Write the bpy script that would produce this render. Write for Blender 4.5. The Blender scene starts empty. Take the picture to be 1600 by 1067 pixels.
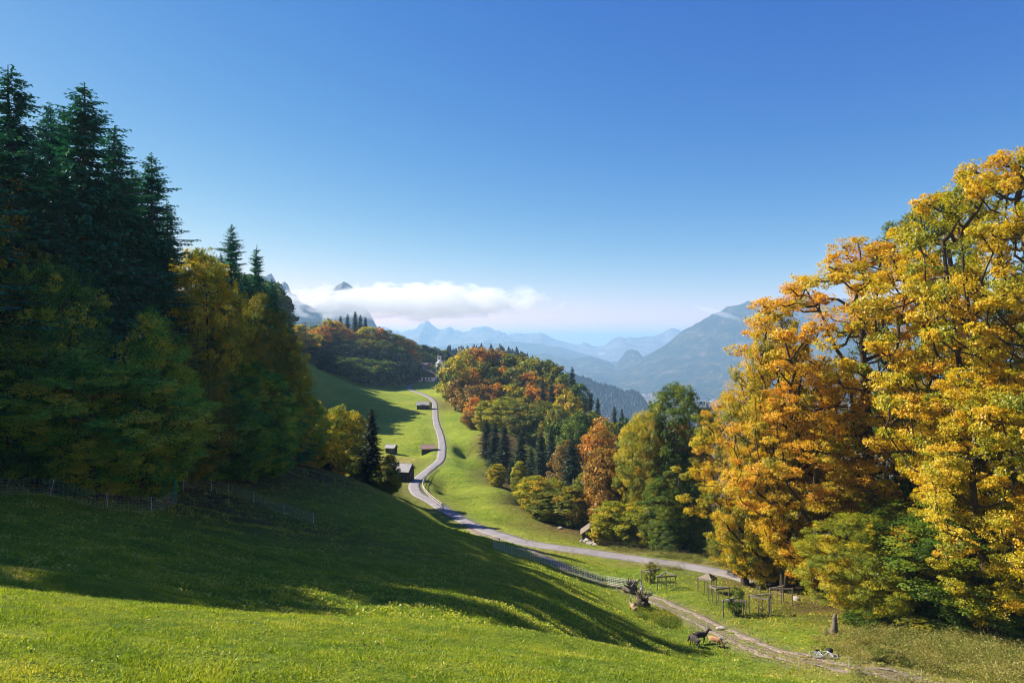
import bpy, bmesh, math, random
import numpy as np
from mathutils import Vector, Matrix
PI = math.pi
sc = bpy.context.scene
C = sc.collection
rng = np.random.default_rng(7)
random.seed(7)

# ------------------------------------------------------------------ camera, sky, sun, exposure
F = 1067.0
cam_d = bpy.data.cameras.new('camera'); cam = bpy.data.objects.new('camera', cam_d); C.objects.link(cam)
cam.location = (0, 0, 0); cam.rotation_euler = (math.radians(90), 0, 0)
cam_d.lens = 24.0; cam_d.sensor_width = 36.0; cam_d.clip_start = 0.3; cam_d.clip_end = 120000
sc.camera = cam

SUN_AZ, SUN_EL = math.radians(-68), math.radians(36.8)     # azimuth from the view direction, minus = left
sdir = Vector((math.sin(SUN_AZ)*math.cos(SUN_EL), math.cos(SUN_AZ)*math.cos(SUN_EL), math.sin(SUN_EL)))
world = bpy.data.worlds.new('World'); sc.world = world; world.use_nodes = True
wn = world.node_tree.nodes; wl = world.node_tree.links
bg = wn['Background']; sky = wn.new('ShaderNodeTexSky'); sky.sky_type = 'NISHITA'
sky.sun_disc = False; sky.sun_elevation = SUN_EL; sky.sun_rotation = SUN_AZ
sky.altitude = 1000; sky.air_density = 0.8; sky.dust_density = 0.3; sky.ozone_density = 5.0
sp = wn.new('ShaderNodeSeparateColor'); cb = wn.new('ShaderNodeCombineColor'); wl.new(sky.outputs[0], sp.inputs[0])
for k_, (p_, a_) in enumerate(((2.5, .0195), (1.35, .0385), (.45, .144))):      # deep blue overhead, pale at the horizon
    pw_ = wn.new('ShaderNodeMath'); pw_.operation = 'POWER'; pw_.inputs[1].default_value = p_
    ml_ = wn.new('ShaderNodeMath'); ml_.operation = 'MULTIPLY'; ml_.inputs[1].default_value = a_*10
    wl.new(sp.outputs[k_], pw_.inputs[0]); wl.new(pw_.outputs[0], ml_.inputs[0]); wl.new(ml_.outputs[0], cb.inputs[k_])
wl.new(cb.outputs[0], bg.inputs[0]); bg.inputs[1].default_value = 0.10
sl = bpy.data.lights.new('sun', 'SUN'); so = bpy.data.objects.new('sun', sl); C.objects.link(so)
sl.energy = 5.0; sl.angle = math.radians(0.5); sl.color = (1.0, 0.90, 0.76)
so.rotation_euler = sdir.to_track_quat('Z', 'Y').to_euler(); so.location = (-60, 20, 60)
sc.view_settings.view_transform = 'Standard'; sc.view_settings.look = 'None'
sc.view_settings.exposure = 1.25; sc.view_settings.gamma = 1.0
sc.cycles.use_denoising = True; sc.cycles.filter_width = 1.05
sc.cycles.max_bounces = 14; sc.cycles.diffuse_bounces = 4; sc.cycles.transmission_bounces = 4
sc.cycles.transparent_max_bounces = 4; sc.cycles.volume_bounces = 12; sc.cycles.glossy_bounces = 1
sc.cycles.sample_clamp_indirect = 4

# ------------------------------------------------------------------ helpers
def tag(o, label=None, cat=None, group=None, kind=None):
    if label: o['label'] = label
    if cat: o['category'] = cat
    if group: o['group'] = group
    if kind: o['kind'] = kind
    return o
def empty(name, loc, rz=0.0, label=None, cat=None, group=None):
    o = bpy.data.objects.new(name, None); C.objects.link(o); o.location = loc; o.rotation_euler = (0, 0, rz)
    o.empty_display_size = 0.3
    return tag(o, label, cat, group)
def link(name, me, mat=None, parent=None):
    o = bpy.data.objects.new(name, me); C.objects.link(o)
    if mat is not None: me.materials.append(mat)
    if parent is not None: o.parent = parent
    return o
def quads_mesh(name, V, Q, attrs=None, smooth=False):
    me = bpy.data.meshes.new(name); V = np.asarray(V, np.float32); Q = np.asarray(Q, np.int32)
    n = Q.shape[1]
    me.vertices.add(len(V)); me.vertices.foreach_set('co', V.ravel())
    me.loops.add(Q.size); me.loops.foreach_set('vertex_index', Q.ravel())
    me.polygons.add(len(Q)); me.polygons.foreach_set('loop_start', np.arange(0, Q.size, n, dtype=np.int32))
    me.polygons.foreach_set('loop_total', np.full(len(Q), n, np.int32))
    if smooth: me.polygons.foreach_set('use_smooth', np.ones(len(Q), bool))
    for k, (dom, val) in (attrs or {}).items():
        a = me.attributes.new(k, 'FLOAT', dom); a.data.foreach_set('value', np.asarray(val, np.float32))
    me.update(calc_edges=True)
    return me
class MB:
    """collects boxes, tubes and surfaces into one mesh"""
    def __init__(s): s.bm = bmesh.new()
    def box(s, c, size, rz=0, rx=0, ry=0, bev=0.0, taper=1.0):
        r = bmesh.ops.create_cube(s.bm, size=1.0); vs = r['verts']
        for v in vs:
            k = taper if v.co.z > 0 else 1.0
            v.co = Vector((v.co.x*size[0]*k, v.co.y*size[1]*k, v.co.z*size[2]))
        if bev > 0:
            es = list({e for v in vs for e in v.link_edges})
            rr = bmesh.ops.bevel(s.bm, geom=es, offset=bev, segments=1, affect='EDGES')
            vs = list({v for f in rr['faces'] for v in f.verts} | {v for v in vs if v.is_valid})
        M = Matrix.Translation(c) @ Matrix.Rotation(rz, 4, 'Z') @ Matrix.Rotation(rx, 4, 'X') @ Matrix.Rotation(ry, 4, 'Y')
        for v in vs: v.co = M @ v.co
        return s
    def tube(s, pts, r, n=6, r2=None):
        pts = [Vector(p) for p in pts]; rings = []
        for i, p in enumerate(pts):
            d = (pts[min(i+1, len(pts)-1)] - pts[max(i-1, 0)]).normalized()
            a = d.cross(Vector((0, 0, 1)) if abs(d.z) < .95 else Vector((1, 0, 0))).normalized(); b = d.cross(a)
            if isinstance(r, (list, tuple)): rr = r[i]
            else: rr = r if r2 is None else r + (r2-r)*i/(len(pts)-1)
            rings.append([s.bm.verts.new(p + (a*math.cos(2*PI*k/n) + b*math.sin(2*PI*k/n))*rr) for k in range(n)])
        for A, B in zip(rings, rings[1:]):
            for k in range(n): s.bm.faces.new((A[k], A[(k+1) % n], B[(k+1) % n], B[k]))
        s.bm.faces.new(rings[0][::-1]); s.bm.faces.new(rings[-1])
        return s
    def torus(s, c, R, r, axis='Z', n=24, m=6, M=None):
        rings = []
        for i in range(n):
            a = 2*PI*i/n; ring = []
            for j in range(m):
                b = 2*PI*j/m
                p = Vector(((R+r*math.cos(b))*math.cos(a), (R+r*math.cos(b))*math.sin(a), r*math.sin(b)))
                if axis == 'Y': p = Vector((p.x, p.z, p.y))
                ring.append(s.bm.verts.new(p + Vector(c)))
            rings.append(ring)
        for i in range(n):
            A, B = rings[i], rings[(i+1) % n]
            for j in range(m): s.bm.faces.new((A[j], B[j], B[(j+1) % m], A[(j+1) % m]))
        return s
    def poly(s, pts): s.bm.faces.new([s.bm.verts.new(p) for p in pts]); return s
    def prism(s, pts, off):
        off = Vector(off); a = [s.bm.verts.new(p) for p in pts]; b = [s.bm.verts.new(Vector(p)+off) for p in pts]
        s.bm.faces.new(a[::-1]); s.bm.faces.new(b)
        for k in range(len(a)): s.bm.faces.new((a[k], a[(k+1) % len(a)], b[(k+1) % len(a)], b[k]))
        return s
    def ico(s, c, size, sub=2, seed=0, amp=0.2, freq=1.5):
        r = bmesh.ops.create_icosphere(s.bm, subdivisions=sub, radius=1.0); R = random.Random(seed)
        ph = [R.uniform(0, 6) for _ in range(6)]
        for v in r['verts']:
            p = v.co.copy()
            k = 1 + amp*(math.sin(p.x*freq*2+ph[0])*math.cos(p.y*freq*1.7+ph[1]) + .6*math.sin(p.z*freq*3+ph[2]+p.x*2) + .35*math.sin(p.y*freq*6+ph[3]))
            v.co = Vector((p.x*k*size[0], p.y*k*size[1], p.z*k*size[2])) + Vector(c)
        return s
    def build(s, name, mat, parent=None, smooth=False):
        bmesh.ops.recalc_face_normals(s.bm, faces=s.bm.faces[:])
        me = bpy.data.meshes.new(name); s.bm.to_mesh(me); s.bm.free()
        if smooth:
            for p in me.polygons: p.use_smooth = True
        return link(name, me, mat, parent)

# numpy value noise
_lat = rng.random((256, 256))
def vnoise(x, y):
    x = np.asarray(x, float); y = np.asarray(y, float)
    xi = np.floor(x).astype(int); yi = np.floor(y).astype(int); fx = x-xi; fy = y-yi
    fx = fx*fx*(3-2*fx); fy = fy*fy*(3-2*fy)
    a = _lat[xi & 255, yi & 255]; b = _lat[(xi+1) & 255, yi & 255]; c = _lat[xi & 255, (yi+1) & 255]; d = _lat[(xi+1) & 255, (yi+1) & 255]
    return (a*(1-fx)+b*fx)*(1-fy) + (c*(1-fx)+d*fx)*fy - 0.5
def fbm(x, y, o=4, g=0.5):
    s = 0; a = 1.0
    for i in range(o):
        s = s + a*vnoise(np.asarray(x)*2**i+17.3*i, np.asarray(y)*2**i+9.1*i); a *= g
    return s

# ------------------------------------------------------------------ materials
def nt(name):
    m = bpy.data.materials.new(name); m.use_nodes = True; t = m.node_tree; t.nodes.clear()
    out = t.nodes.new('ShaderNodeOutputMaterial'); return m, t, out
def N(t, typ, **kw):
    n = t.nodes.new(typ)
    for k, v in kw.items(): setattr(n, k, v)
    return n
def ramp(t, fac, stops):
    r = N(t, 'ShaderNodeValToRGB'); el = r.color_ramp.elements
    while len(el) < len(stops): el.new(0.5)
    for e, (p, c) in zip(el, stops): e.position = p; e.color = (c[0], c[1], c[2], 1)
    t.links.new(fac, r.inputs[0]); return r.outputs[0]
def noise(t, scale, detail=4, rough=0.55, coord='Object', stretch=None):
    tc = N(t, 'ShaderNodeTexCoord'); n = N(t, 'ShaderNodeTexNoise'); n.inputs['Scale'].default_value = scale
    n.inputs['Detail'].default_value = detail; n.inputs['Roughness'].default_value = rough
    src = tc.outputs[coord]
    if stretch:
        mp = N(t, 'ShaderNodeMapping'); mp.inputs['Scale'].default_value = stretch; t.links.new(src, mp.inputs[0]); src = mp.outputs[0]
    t.links.new(src, n.inputs['Vector']); return n.outputs['Fac']
def mixc(t, fac, a, b, mode='MIX'):
    m = N(t, 'ShaderNodeMix', data_type='RGBA', blend_type=mode)
    for s, v in ((m.inputs[0], fac), (m.inputs[6], a), (m.inputs[7], b)):
        if isinstance(v, (int, float)): s.default_value = v
        elif isinstance(v, tuple): s.default_value = (*v, 1)
        else: t.links.new(v, s)
    return m.outputs[2]
def mth(t, op, a, b=0.0, clamp=False):
    m = N(t, 'ShaderNodeMath', operation=op); m.use_clamp = clamp
    for s, v in ((m.inputs[0], a), (m.inputs[1], b)):
        if isinstance(v, (int, float)): s.default_value = v
        else: t.links.new(v, s)
    return m.outputs[0]
def simple(name, c1, c2=None, scale=3.0, rough=0.8, bump=0.3, stretch=None, metal=0.0, bscale=None):
    m, t, out = nt(name); p = N(t, 'ShaderNodeBsdfPrincipled')
    c2 = c2 or tuple(x*0.6 for x in c1)
    nz = noise(t, scale, 5, 0.6, stretch=stretch)
    t.links.new(ramp(t, nz, [(0.3, c1), (0.7, c2)]), p.inputs['Base Color'])
    p.inputs['Roughness'].default_value = rough; p.inputs['Metallic'].default_value = metal
    if 'Specular IOR Level' in p.inputs: p.inputs['Specular IOR Level'].default_value = 0.25
    if bump:
        b = N(t, 'ShaderNodeBump'); b.inputs['Strength'].default_value = bump; b.inputs['Distance'].default_value = 0.05
        t.links.new(noise(t, bscale or scale*3, 4, stretch=stretch), b.inputs['Height']); t.links.new(b.outputs[0], p.inputs['Normal'])
    t.links.new(p.outputs[0], out.inputs[0]); return m
def leafmat(name, stops, transl=0.45, nscale=0.22, wleaf=0.45, gloss=0.0):
    """foliage: colour from a broad noise patch plus the leaf's own random value"""
    m, t, out = nt(name)
    at = N(t, 'ShaderNodeAttribute', attribute_name='rnd'); cl = N(t, 'ShaderNodeAttribute', attribute_name='clu')
    oi = N(t, 'ShaderNodeObjectInfo')
    f = mth(t, 'MULTIPLY', at.outputs['Fac'], wleaf)
    f = mth(t, 'ADD', f, mth(t, 'MULTIPLY', cl.outputs['Fac'], 0.85-wleaf))
    f = mth(t, 'ADD', f, mth(t, 'MULTIPLY', mth(t, 'SUBTRACT', noise(t, nscale, 2), 0.35), 0.75))
    f = mth(t, 'ADD', f, mth(t, 'MULTIPLY', mth(t, 'SUBTRACT', oi.outputs['Random'], 0.5), 0.25), clamp=True)
    col = ramp(t, f, stops)
    d = N(t, 'ShaderNodeBsdfDiffuse'); tr = N(t, 'ShaderNodeBsdfTranslucent'); mx = N(t, 'ShaderNodeMixShader')
    t.links.new(col, d.inputs[0])
    t.links.new(mixc(t, 0.55, col, mixc(t, 1.0, col, (1.35, 1.25, 0.5), 'MULTIPLY')), tr.inputs[0])
    mx.inputs[0].default_value = transl
    t.links.new(d.outputs[0], mx.inputs[1]); t.links.new(tr.outputs[0], mx.inputs[2])
    g = N(t, 'ShaderNodeBsdfGlossy'); g.inputs['Roughness'].default_value = 0.45; g.inputs[0].default_value = (1, 1, 1, 1)
    mg = N(t, 'ShaderNodeMixShader'); mg.inputs[0].default_value = 0.018
    t.links.new(mx.outputs[0], mg.inputs[1]); t.links.new(g.outputs[0], mg.inputs[2])
    t.links.new(mg.outputs[0], out.inputs[0]); return m
L = {}
L['maple'] = leafmat('maple_leaves', [(0.0, (.07, .11, .012)), (.28, (.24, .24, .012)), (.5, (.54, .42, .012)), (.74, (.66, .40, .014)), (1, (.58, .27, .018))], .42, wleaf=.3)
L['maple_gold'] = leafmat('golden_maple_leaves', [(0, (0.058, 0.102, 0.012)), (0.3, (0.194, 0.233, 0.012)), (0.52, (0.466, 0.400, 0.012)), (0.78, (0.640, 0.437, 0.012)), (1, (0.601, 0.335, 0.015))], .42, wleaf=.3)
L['maple_green'] = leafmat('green_maple_leaves', [(0, (0.042, 0.084, 0.012)), (0.5, (0.096, 0.144, 0.014)), (0.8, (0.288, 0.252, 0.014)), (1, (0.600, 0.324, 0.015))], .35)
L['yellowgreen'] = leafmat('yellow_green_leaves', [(0, (0.108, 0.165, 0.012)), (0.5, (0.305, 0.330, 0.015)), (0.85, (0.646, 0.462, 0.015)), (1, (0.800, 0.544, 0.020))], .42, wleaf=.3)
L['olive'] = leafmat('olive_leaves', [(0, (0.058, 0.108, 0.012)), (0.5, (0.154, 0.185, 0.015)), (0.85, (0.366, 0.292, 0.017)), (1, (0.657, 0.369, 0.021))], .35, wleaf=.3)
L['orange'] = leafmat('orange_leaves', [(0, (0.118, 0.126, 0.014)), (0.4, (0.316, 0.211, 0.015)), (0.75, (0.631, 0.281, 0.016)), (1, (0.684, 0.211, 0.018))], .38)
L['rust'] = leafmat('rust_leaves', [(0, (0.100, 0.094, 0.020)), (0.5, (0.250, 0.163, 0.025)), (0.85, (0.450, 0.237, 0.035)), (1, (0.525, 0.325, 0.030))], .32)
L['green'] = leafmat('green_leaves', [(0, (0.019, 0.045, 0.005)), (0.4, (0.054, 0.108, 0.008)), (0.7, (0.140, 0.215, 0.011)), (0.9, (0.281, 0.278, 0.014)), (1, (0.500, 0.354, 0.014))], .35, wleaf=.3)
L['beech'] = leafmat('shade_lifted_beech_leaves', [(0, (0.020, 0.084, 0.020)), (0.35, (0.059, 0.204, 0.032)), (0.62, (0.189, 0.426, 0.038)), (0.82, (0.445, 0.464, 0.038)), (1, (0.528, 0.444, 0.038))], .35, wleaf=.3)  # leaf colour raised above the sunlit trees' green to offset dim forest light
L['spruce'] = leafmat('shade_lifted_spruce_needles', [(0, (0.010, 0.089, 0.059)), (0.5, (0.024, 0.169, 0.094)), (0.9, (0.043, 0.258, 0.126)), (1, (0.071, 0.324, 0.126))], .12)  # needles brightened in colour to stand in for fill light on the shaded forest
L['sprucewood_hillshade'] = leafmat('sunlit_spruce_and_hill_shade', [(0.0, (.008, .018, .010)), (.5, (.020, .040, .018)), (.9, (.040, .066, .026)), (1, (.07, .085, .03))], .12)  # darker copy for spruces in sun; also paints shade on low hill crowns
L['dry'] = leafmat('dry_weeds', [(0, (0.055, 0.099, 0.014)), (0.4, (0.162, 0.185, 0.029)), (0.7, (0.358, 0.308, 0.086)), (1, (0.457, 0.370, 0.134))], .35, 0.5)
L['grass'] = leafmat('grass_blades', [(0, (0.082, 0.161, 0.015)), (0.4, (0.211, 0.307, 0.019)), (0.8, (0.405, 0.436, 0.034)), (1, (0.663, 0.548, 0.152))], .45, 0.9)
bark = simple('bark', (.10, .075, .05), (.03, .022, .016), 2.0, .95, .8, (1, 1, .3))
bark_grey = simple('grey_bark', (.22, .18, .14), (.07, .055, .04), 2.5, .95, .8, (1, 1, .3))
wood_grey = simple('weathered_wood', (.24, .20, .16), (.11, .09, .07), 4, .9, .4, (1, 1, 6))
wood_pale = simple('pale_wood', (.55, .50, .42), (.36, .32, .26), 4, .85, .3)
wood_dark = simple('dark_brown_boards', (.075, .045, .032), (.035, .022, .017), 2, .9, .5, (6, 6, .4))
roof_red = simple('brown_tin_roof', (.36, .24, .19), (.24, .15, .12), 1.5, .65, .3, (8, 1, 1))
roof_grey = simple('grey_shingle_roof', (.42, .40, .38), (.26, .25, .24), 2, .75, .4)
white_wall = simple('white_plaster', (.80, .79, .76), (.68, .67, .64), 1.0, .9, .1)
dark_glass = simple('dark_window', (.03, .035, .04), (.02, .02, .025), 1, .2, 0)
white_plastic = simple('white_plastic', (.82, .82, .80), (.7, .7, .68), 1, .5, 0)
net_green = simple('green_net', (.03, .32, .16), (.02, .22, .1), 4, .6, 0)
rock_mat = simple('pale_rock', (.46, .42, .36), (.22, .19, .16), 1.6, .95, .9)
rubber = simple('black_rubber', (.02, .02, .02), (.03, .03, .03), 5, .6, 0)
silver = simple('silver_paint', (.72, .74, .80), (.6, .62, .68), 2, .35, 0, metal=.2)
asphalt = simple('grey_asphalt', (.27, .25, .25), (.18, .17, .175), .5, .92, .5, bscale=12)
def dirt_material():
    m, t, out = nt('gravel_dirt'); p = N(t, 'ShaderNodeBsdfPrincipled'); p.inputs['Roughness'].default_value = .95
    a = ramp(t, noise(t, 5, 6, .7), [(.34, (.08, .062, .045)), (.5, (.18, .14, .105)), (.66, (.36, .30, .25))])
    t.links.new(a, p.inputs['Base Color'])
    b = N(t, 'ShaderNodeBump'); b.inputs['Strength'].default_value = .8; b.inputs['Distance'].default_value = .06
    t.links.new(noise(t, 9, 5, .7), b.inputs['Height']); t.links.new(b.outputs[0], p.inputs['Normal'])
    t.links.new(p.outputs[0], out.inputs[0]); return m
dirt = dirt_material()
def meadow_material():
    m, t, out = nt('meadow_grass'); p = N(t, 'ShaderNodeBsdfPrincipled'); p.inputs['Roughness'].default_value = 1.0
    p.inputs['Specular IOR Level'].default_value = 0.05
    fine = noise(t, 4.0, 6, .75); mid = noise(t, .9, 7, .72); big = noise(t, .035, 3, .5)
    f = mth(t, 'ADD', mth(t, 'MULTIPLY', fine, .55), mth(t, 'ADD', mth(t, 'MULTIPLY', mid, .42), mth(t, 'MULTIPLY', big, .38)))
    f = mth(t, 'ADD', f, mth(t, 'MULTIPLY', noise(t, 1.0, 5, .65, stretch=(.13, .9, .13)), .30))
    f = mth(t, 'SUBTRACT', f, .265)
    col = ramp(t, f, [(.30, (.045, .10, .016)), (.44, (.12, .20, .026)), (.56, (.22, .285, .026)), (.70, (.36, .37, .06))])
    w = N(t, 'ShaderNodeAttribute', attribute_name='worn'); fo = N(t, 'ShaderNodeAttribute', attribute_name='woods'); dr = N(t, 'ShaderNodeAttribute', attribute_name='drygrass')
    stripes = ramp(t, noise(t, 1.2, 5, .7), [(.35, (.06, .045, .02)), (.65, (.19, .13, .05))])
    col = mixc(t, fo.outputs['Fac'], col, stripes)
    dry = ramp(t, noise(t, .8, 5, .7), [(.35, (.16, .17, .03)), (.6, (.36, .28, .10))])
    col = mixc(t, dr.outputs['Fac'], col, dry)
    bare = ramp(t, noise(t, 6, 5, .7), [(.35, (.14, .10, .07)), (.6, (.34, .26, .19))])
    wf = mth(t, 'MULTIPLY', w.outputs['Fac'], mth(t, 'MULTIPLY', mth(t, 'SUBTRACT', noise(t, 1.6, 5, .8), .36), 5.0), clamp=True)
    col = mixc(t, wf, col, bare)
    t.links.new(col, p.inputs['Base Color'])
    b = N(t, 'ShaderNodeBump'); b.inputs['Strength'].default_value = 1.0; b.inputs['Distance'].default_value = .28
    t.links.new(noise(t, 3.5, 6, .8), b.inputs['Height'])
    b2 = N(t, 'ShaderNodeBump'); b2.inputs['Strength'].default_value = .8; b2.inputs['Distance'].default_value = 1.0
    t.links.new(noise(t, .8, 5, .75), b2.inputs['Height']); t.links.new(b.outputs[0], b2.inputs['Normal'])
    t.links.new(b2.outputs[0], p.inputs['Normal'])
    t.links.new(p.outputs[0], out.inputs[0]); return m
meadow_mat = meadow_material()

# ------------------------------------------------------------------ terrain
def PX(u, v, Y): return ((u-800)/F*Y, Y, (533.5-v)/F*Y)
pix = [ # (u, v, depth) read off the picture
 (0,1067,7.5),(400,1067,8.5),(800,1067,9.5),(0,925,13),(200,945,14),(500,970,16),(650,973,16.5),(760,985,17),(900,1012,19),(1050,1048,22),
 (0,932,18),(0,905,22),(0,860,28),(0,810,37),(0,770,46),(76,778,45),(168,798,47),(237,800,50),(275,786,56),
 (200,950,19),(200,900,27),(200,850,36),(400,975,22),(400,950,27),(400,900,36),(400,850,48),(400,800,62),(400,760,78),
 (600,985,24),(600,950,32),(600,900,45),(600,850,60),(600,800,80),(560,757,100),(490,737,98),(330,747,75),(250,762,62),
 (640,790,100),(682,816,101),(706,828,101),(800,1010,26),(800,950,38),(800,900,55),(800,862,80),(860,885,76),(850,868,84),
 (945,913,77),(990,925,72),(990,955,63),(1090,1008,53),(1100,1050,45),(1000,1000,50),(1000,1050,40),(900,950,49),(900,1005,35),(900,920,62),(900,896,78),
 (1000,1067,37),(1200,1067,42),(1325,1058,41),(1450,1067,40),(1600,1067,39),(1290,1028,46),(1300,985,52),(1500,1000,49),(1600,990,51),
 (1165,960,60),(1040,915,74),(1250,960,60),(1180,905,77),(1240,925,70),(1400,930,66),
 (900,850,101),(1000,862,98),(850,838,104),(835,818,114),(820,793,124),(740,762,142),(705,775,134),(672,765,142),
 (700,729,171),(760,738,163),(805,775,136),(720,684,222),(745,693,212),(760,703,205),
 (660,594,430),(560,601,385),(560,640,280),(600,664,248),(640,693,213),(612,709,200),(630,752,155),(690,640,300)]
pts = [PX(*p) for p in pix]
# the road: (u, v, depth) along its centre line
road_px = [(700,588,455),(682,591,440),(665,594,430),(650,597,418),(640,602,402),(638,607,388),(650,612,370),(663.5,617,352),(674,623,334),(679,630.5,315),(680,642.5,290),
 (680.5,653,271),(683,665,250),(687.5,677,234),(690.5,692,215),(690.5,705,200),(688,718,187),(676,729,174),(661,741,161),(649,753,150),(647.5,761,143),
 (652.5,771,136),(667.7,779,131),(684.6,789,125.5),(705,801.7,118),(721.7,811,112.5),(742,821,107.5),(765.5,830,103.5),(791,838,100),(812.5,845,97.5),(837.5,850,95.5),
 (875,855.5,93.5),(912,860.5,92),(950,866,90.5),(1000,873,88.5),(1035,878,87),(1072.5,883.5,85.5),(1110,890,83.5),(1150,899,81),(1200,915,77)]
road3 = [PX(*p) for p in road_px]
pts += road3[::2]
xyz = [ # (x, y, z) outside the picture or hidden in it
 (0,0,-2.0),(-8,3,-2.4),(8,3,-3.4),(0,-30,3),(-40,-30,8),(40,-30,-4),(-40,20,-4.5),(-22,8,-3),(-60,0,3),(30,5,-9),(60,0,-15),(60,30,-19),(55,50,-22),(-60,60,-9),
 (-100,60,0),(-80,100,-4),(-150,120,12),(-60,100,-10),(-50,140,-14),(-100,200,-2),(-150,300,14),(-125,330,2),(-145,390,3),(-167,450,2),(100,60,-26),(80,90,-30),(60,110,-34),(130,130,-50),(30,112,-33),(-6,173,-34.5),(-1,168,-35),(4,156,-35),(5,143,-34.5),(-14.5,141,-32.6),(-15.2,148,-32.8),(-11,130,-30.6),(12,108,-30.5),(20,125,-36),(5,130,-35),
 (45,135,-42),(60,170,-48),(10,165,-38),(5,200,-38),(30,250,-43),(60,230,-52),(-12,210,-35),(-24,300,-29),(-12,330,-24),(0,330,-25),(15,300,-31),(28,290,-34),(60,320,-50),(100,300,-95),
 (-30,150,-26),(-36,130,-24),(-26,115,-23.4),(-40,165,-29),(-60,200,-27),(-80,260,-26),(-95,450,-6),(-120,400,-6),(-110,500,-2),(-70,470,-16),(-75,500,-14),(-52,470,-24.5),(-40,500,-26),(-20,430,-28),
 (0,450,-38),(-30,600,-40),(-120,620,-8),(-200,600,10),(60,500,-110),(200,400,-200),(200,200,-120),(200,60,-60),(300,0,-80),(300,-100,-60),(-300,0,40),(-300,300,40),(-400,600,50),(100,700,-180),(-50,800,-90),(-300,850,20),(300,700,-280),(500,300,-300),(500,-100,-200),(-500,-100,80)]
pts += xyz
pts = np.array(pts, float)
def tps_fit(P, lam=2e-5):
    A = P[:, :2]/100.0; n = len(P); d2 = ((A[:, None]-A[None])**2).sum(-1)
    K = 0.5*d2*np.log(d2+1e-12) + lam*np.eye(n); Q = np.c_[np.ones(n), A]
    M = np.zeros((n+3, n+3)); M[:n, :n] = K; M[:n, n:] = Q; M[n:, :n] = Q.T
    w = np.linalg.solve(M, np.r_[P[:, 2], 0, 0, 0]); return A, w
_A, _w = tps_fit(pts)
def tps(x, y):
    x = np.atleast_1d(np.asarray(x, float)).ravel()/100; y = np.atleast_1d(np.asarray(y, float)).ravel()/100; out = np.empty(len(x))
    for i in range(0, len(x), 20000):
        xs = x[i:i+20000]; ys = y[i:i+20000]
        d2 = (xs[:, None]-_A[:, 0])**2 + (ys[:, None]-_A[:, 1])**2
        out[i:i+20000] = (0.5*d2*np.log(d2+1e-12)) @ _w[:-3] + _w[-3] + _w[-2]*xs + _w[-1]*ys
    return out
def axis(segs):
    a = [segs[0][0]]
    for (s, e, d0, d1) in segs:
        x = s
        while x < e-1e-6:
            k = (x-s)/(e-s); x = min(e, x + d0+(d1-d0)*k); a.append(x)
    return np.array(a)
gx_p = axis([(0, 40, .55, .6), (40, 130, .6, 4), (130, 900, 6, 60), (900, 26000, 80, 3000)])
gx = np.r_[-gx_p[:0:-1], gx_p]
gy = axis([(-700, -40, 60, 6), (-40, 4, 3, .6), (4, 125, .5, .6), (125, 300, .7, 1.6), (300, 470, 1.7, 3), (470, 1200, 5, 40), (1200, 30000, 60, 3000)])
GX, GY = np.meshgrid(gx, gy)
near = tps(GX, GY).reshape(GX.shape)
dist = np.hypot(GX, GY)
valley = -335 + 6*fbm(GX/700, GY/700)
k = np.clip((dist-560)/1200, 0, 1); k = k*k*(3-2*k)
GZ = np.clip(near, -330, 150)*(1-k) + valley*k
# hummocks and small terraces
amp = np.clip(dist/30, .15, 1)*np.clip(1-dist/900, 0, 1)
hum = np.clip((dist-70)/120, .28, 1)
GZ += amp*(1.0*hum*fbm(GX/14, GY/14, 3) + .26*fbm(GX/3.2, GY/3.2, 3)) * .8
GZ += .30*amp*vnoise(GX/9, (GY-GX*.4)/2.2)
def polyline(P, step):
    P = np.array(P, float)
    # catmull-rom
    out = []
    Q = np.vstack([2*P[0]-P[1], P, 2*P[-1]-P[-2]])
    for i in range(1, len(Q)-2):
        n = max(2, int(np.linalg.norm(Q[i+1]-Q[i])/step))
        for j in range(n):
            t = j/n; a, b, c, d = Q[i-1], Q[i], Q[i+1], Q[i+2]
            out.append(.5*((2*b)+(-a+c)*t+(2*a-5*b+4*c-d)*t*t+(-a+3*b-3*c+d)*t**3))
    out.append(P[-1]); return np.array(out)
road = polyline(road3, 1.0)
def near_line(X, Y, line, rad):
    """distance to and height of the line, for grid points within rad of it"""
    sh = X.shape; X = X.ravel(); Y = Y.ravel(); D = np.full(len(X), 1e9); Z = np.zeros(len(X))
    sel = np.where((X > line[:, 0].min()-rad) & (X < line[:, 0].max()+rad) & (Y > line[:, 1].min()-rad) & (Y < line[:, 1].max()+rad))[0]
    for i in range(0, len(sel), 20000):
        s = sel[i:i+20000]; d = (X[s][:, None]-line[:, 0])**2+(Y[s][:, None]-line[:, 1])**2
        j = d.argmin(1); D[s] = np.sqrt(d[np.arange(len(s)), j]); Z[s] = line[j, 2]
    return D.reshape(sh), Z.reshape(sh)
D, RZ = near_line(GX, GY, road, 12)
kk = np.clip((D-2.4)/4.5, 0, 1); kk = kk*kk*(3-2*kk)
GZ = GZ*kk + (RZ-.10)*(1-kk)*1.0
gz0 = GZ.copy()
def ground(x, y):
    x = float(x); y = float(y)
    i = min(max(np.searchsorted(gx, x)-1, 0), len(gx)-2); j = min(max(np.searchsorted(gy, y)-1, 0), len(gy)-2)
    fx = (x-gx[i])/(gx[i+1]-gx[i]); fy = (y-gy[j])/(gy[j+1]-gy[j])
    return (GZ[j, i]*(1-fx)+GZ[j, i+1]*fx)*(1-fy) + (GZ[j+1, i]*(1-fx)+GZ[j+1, i+1]*fx)*fy
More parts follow.
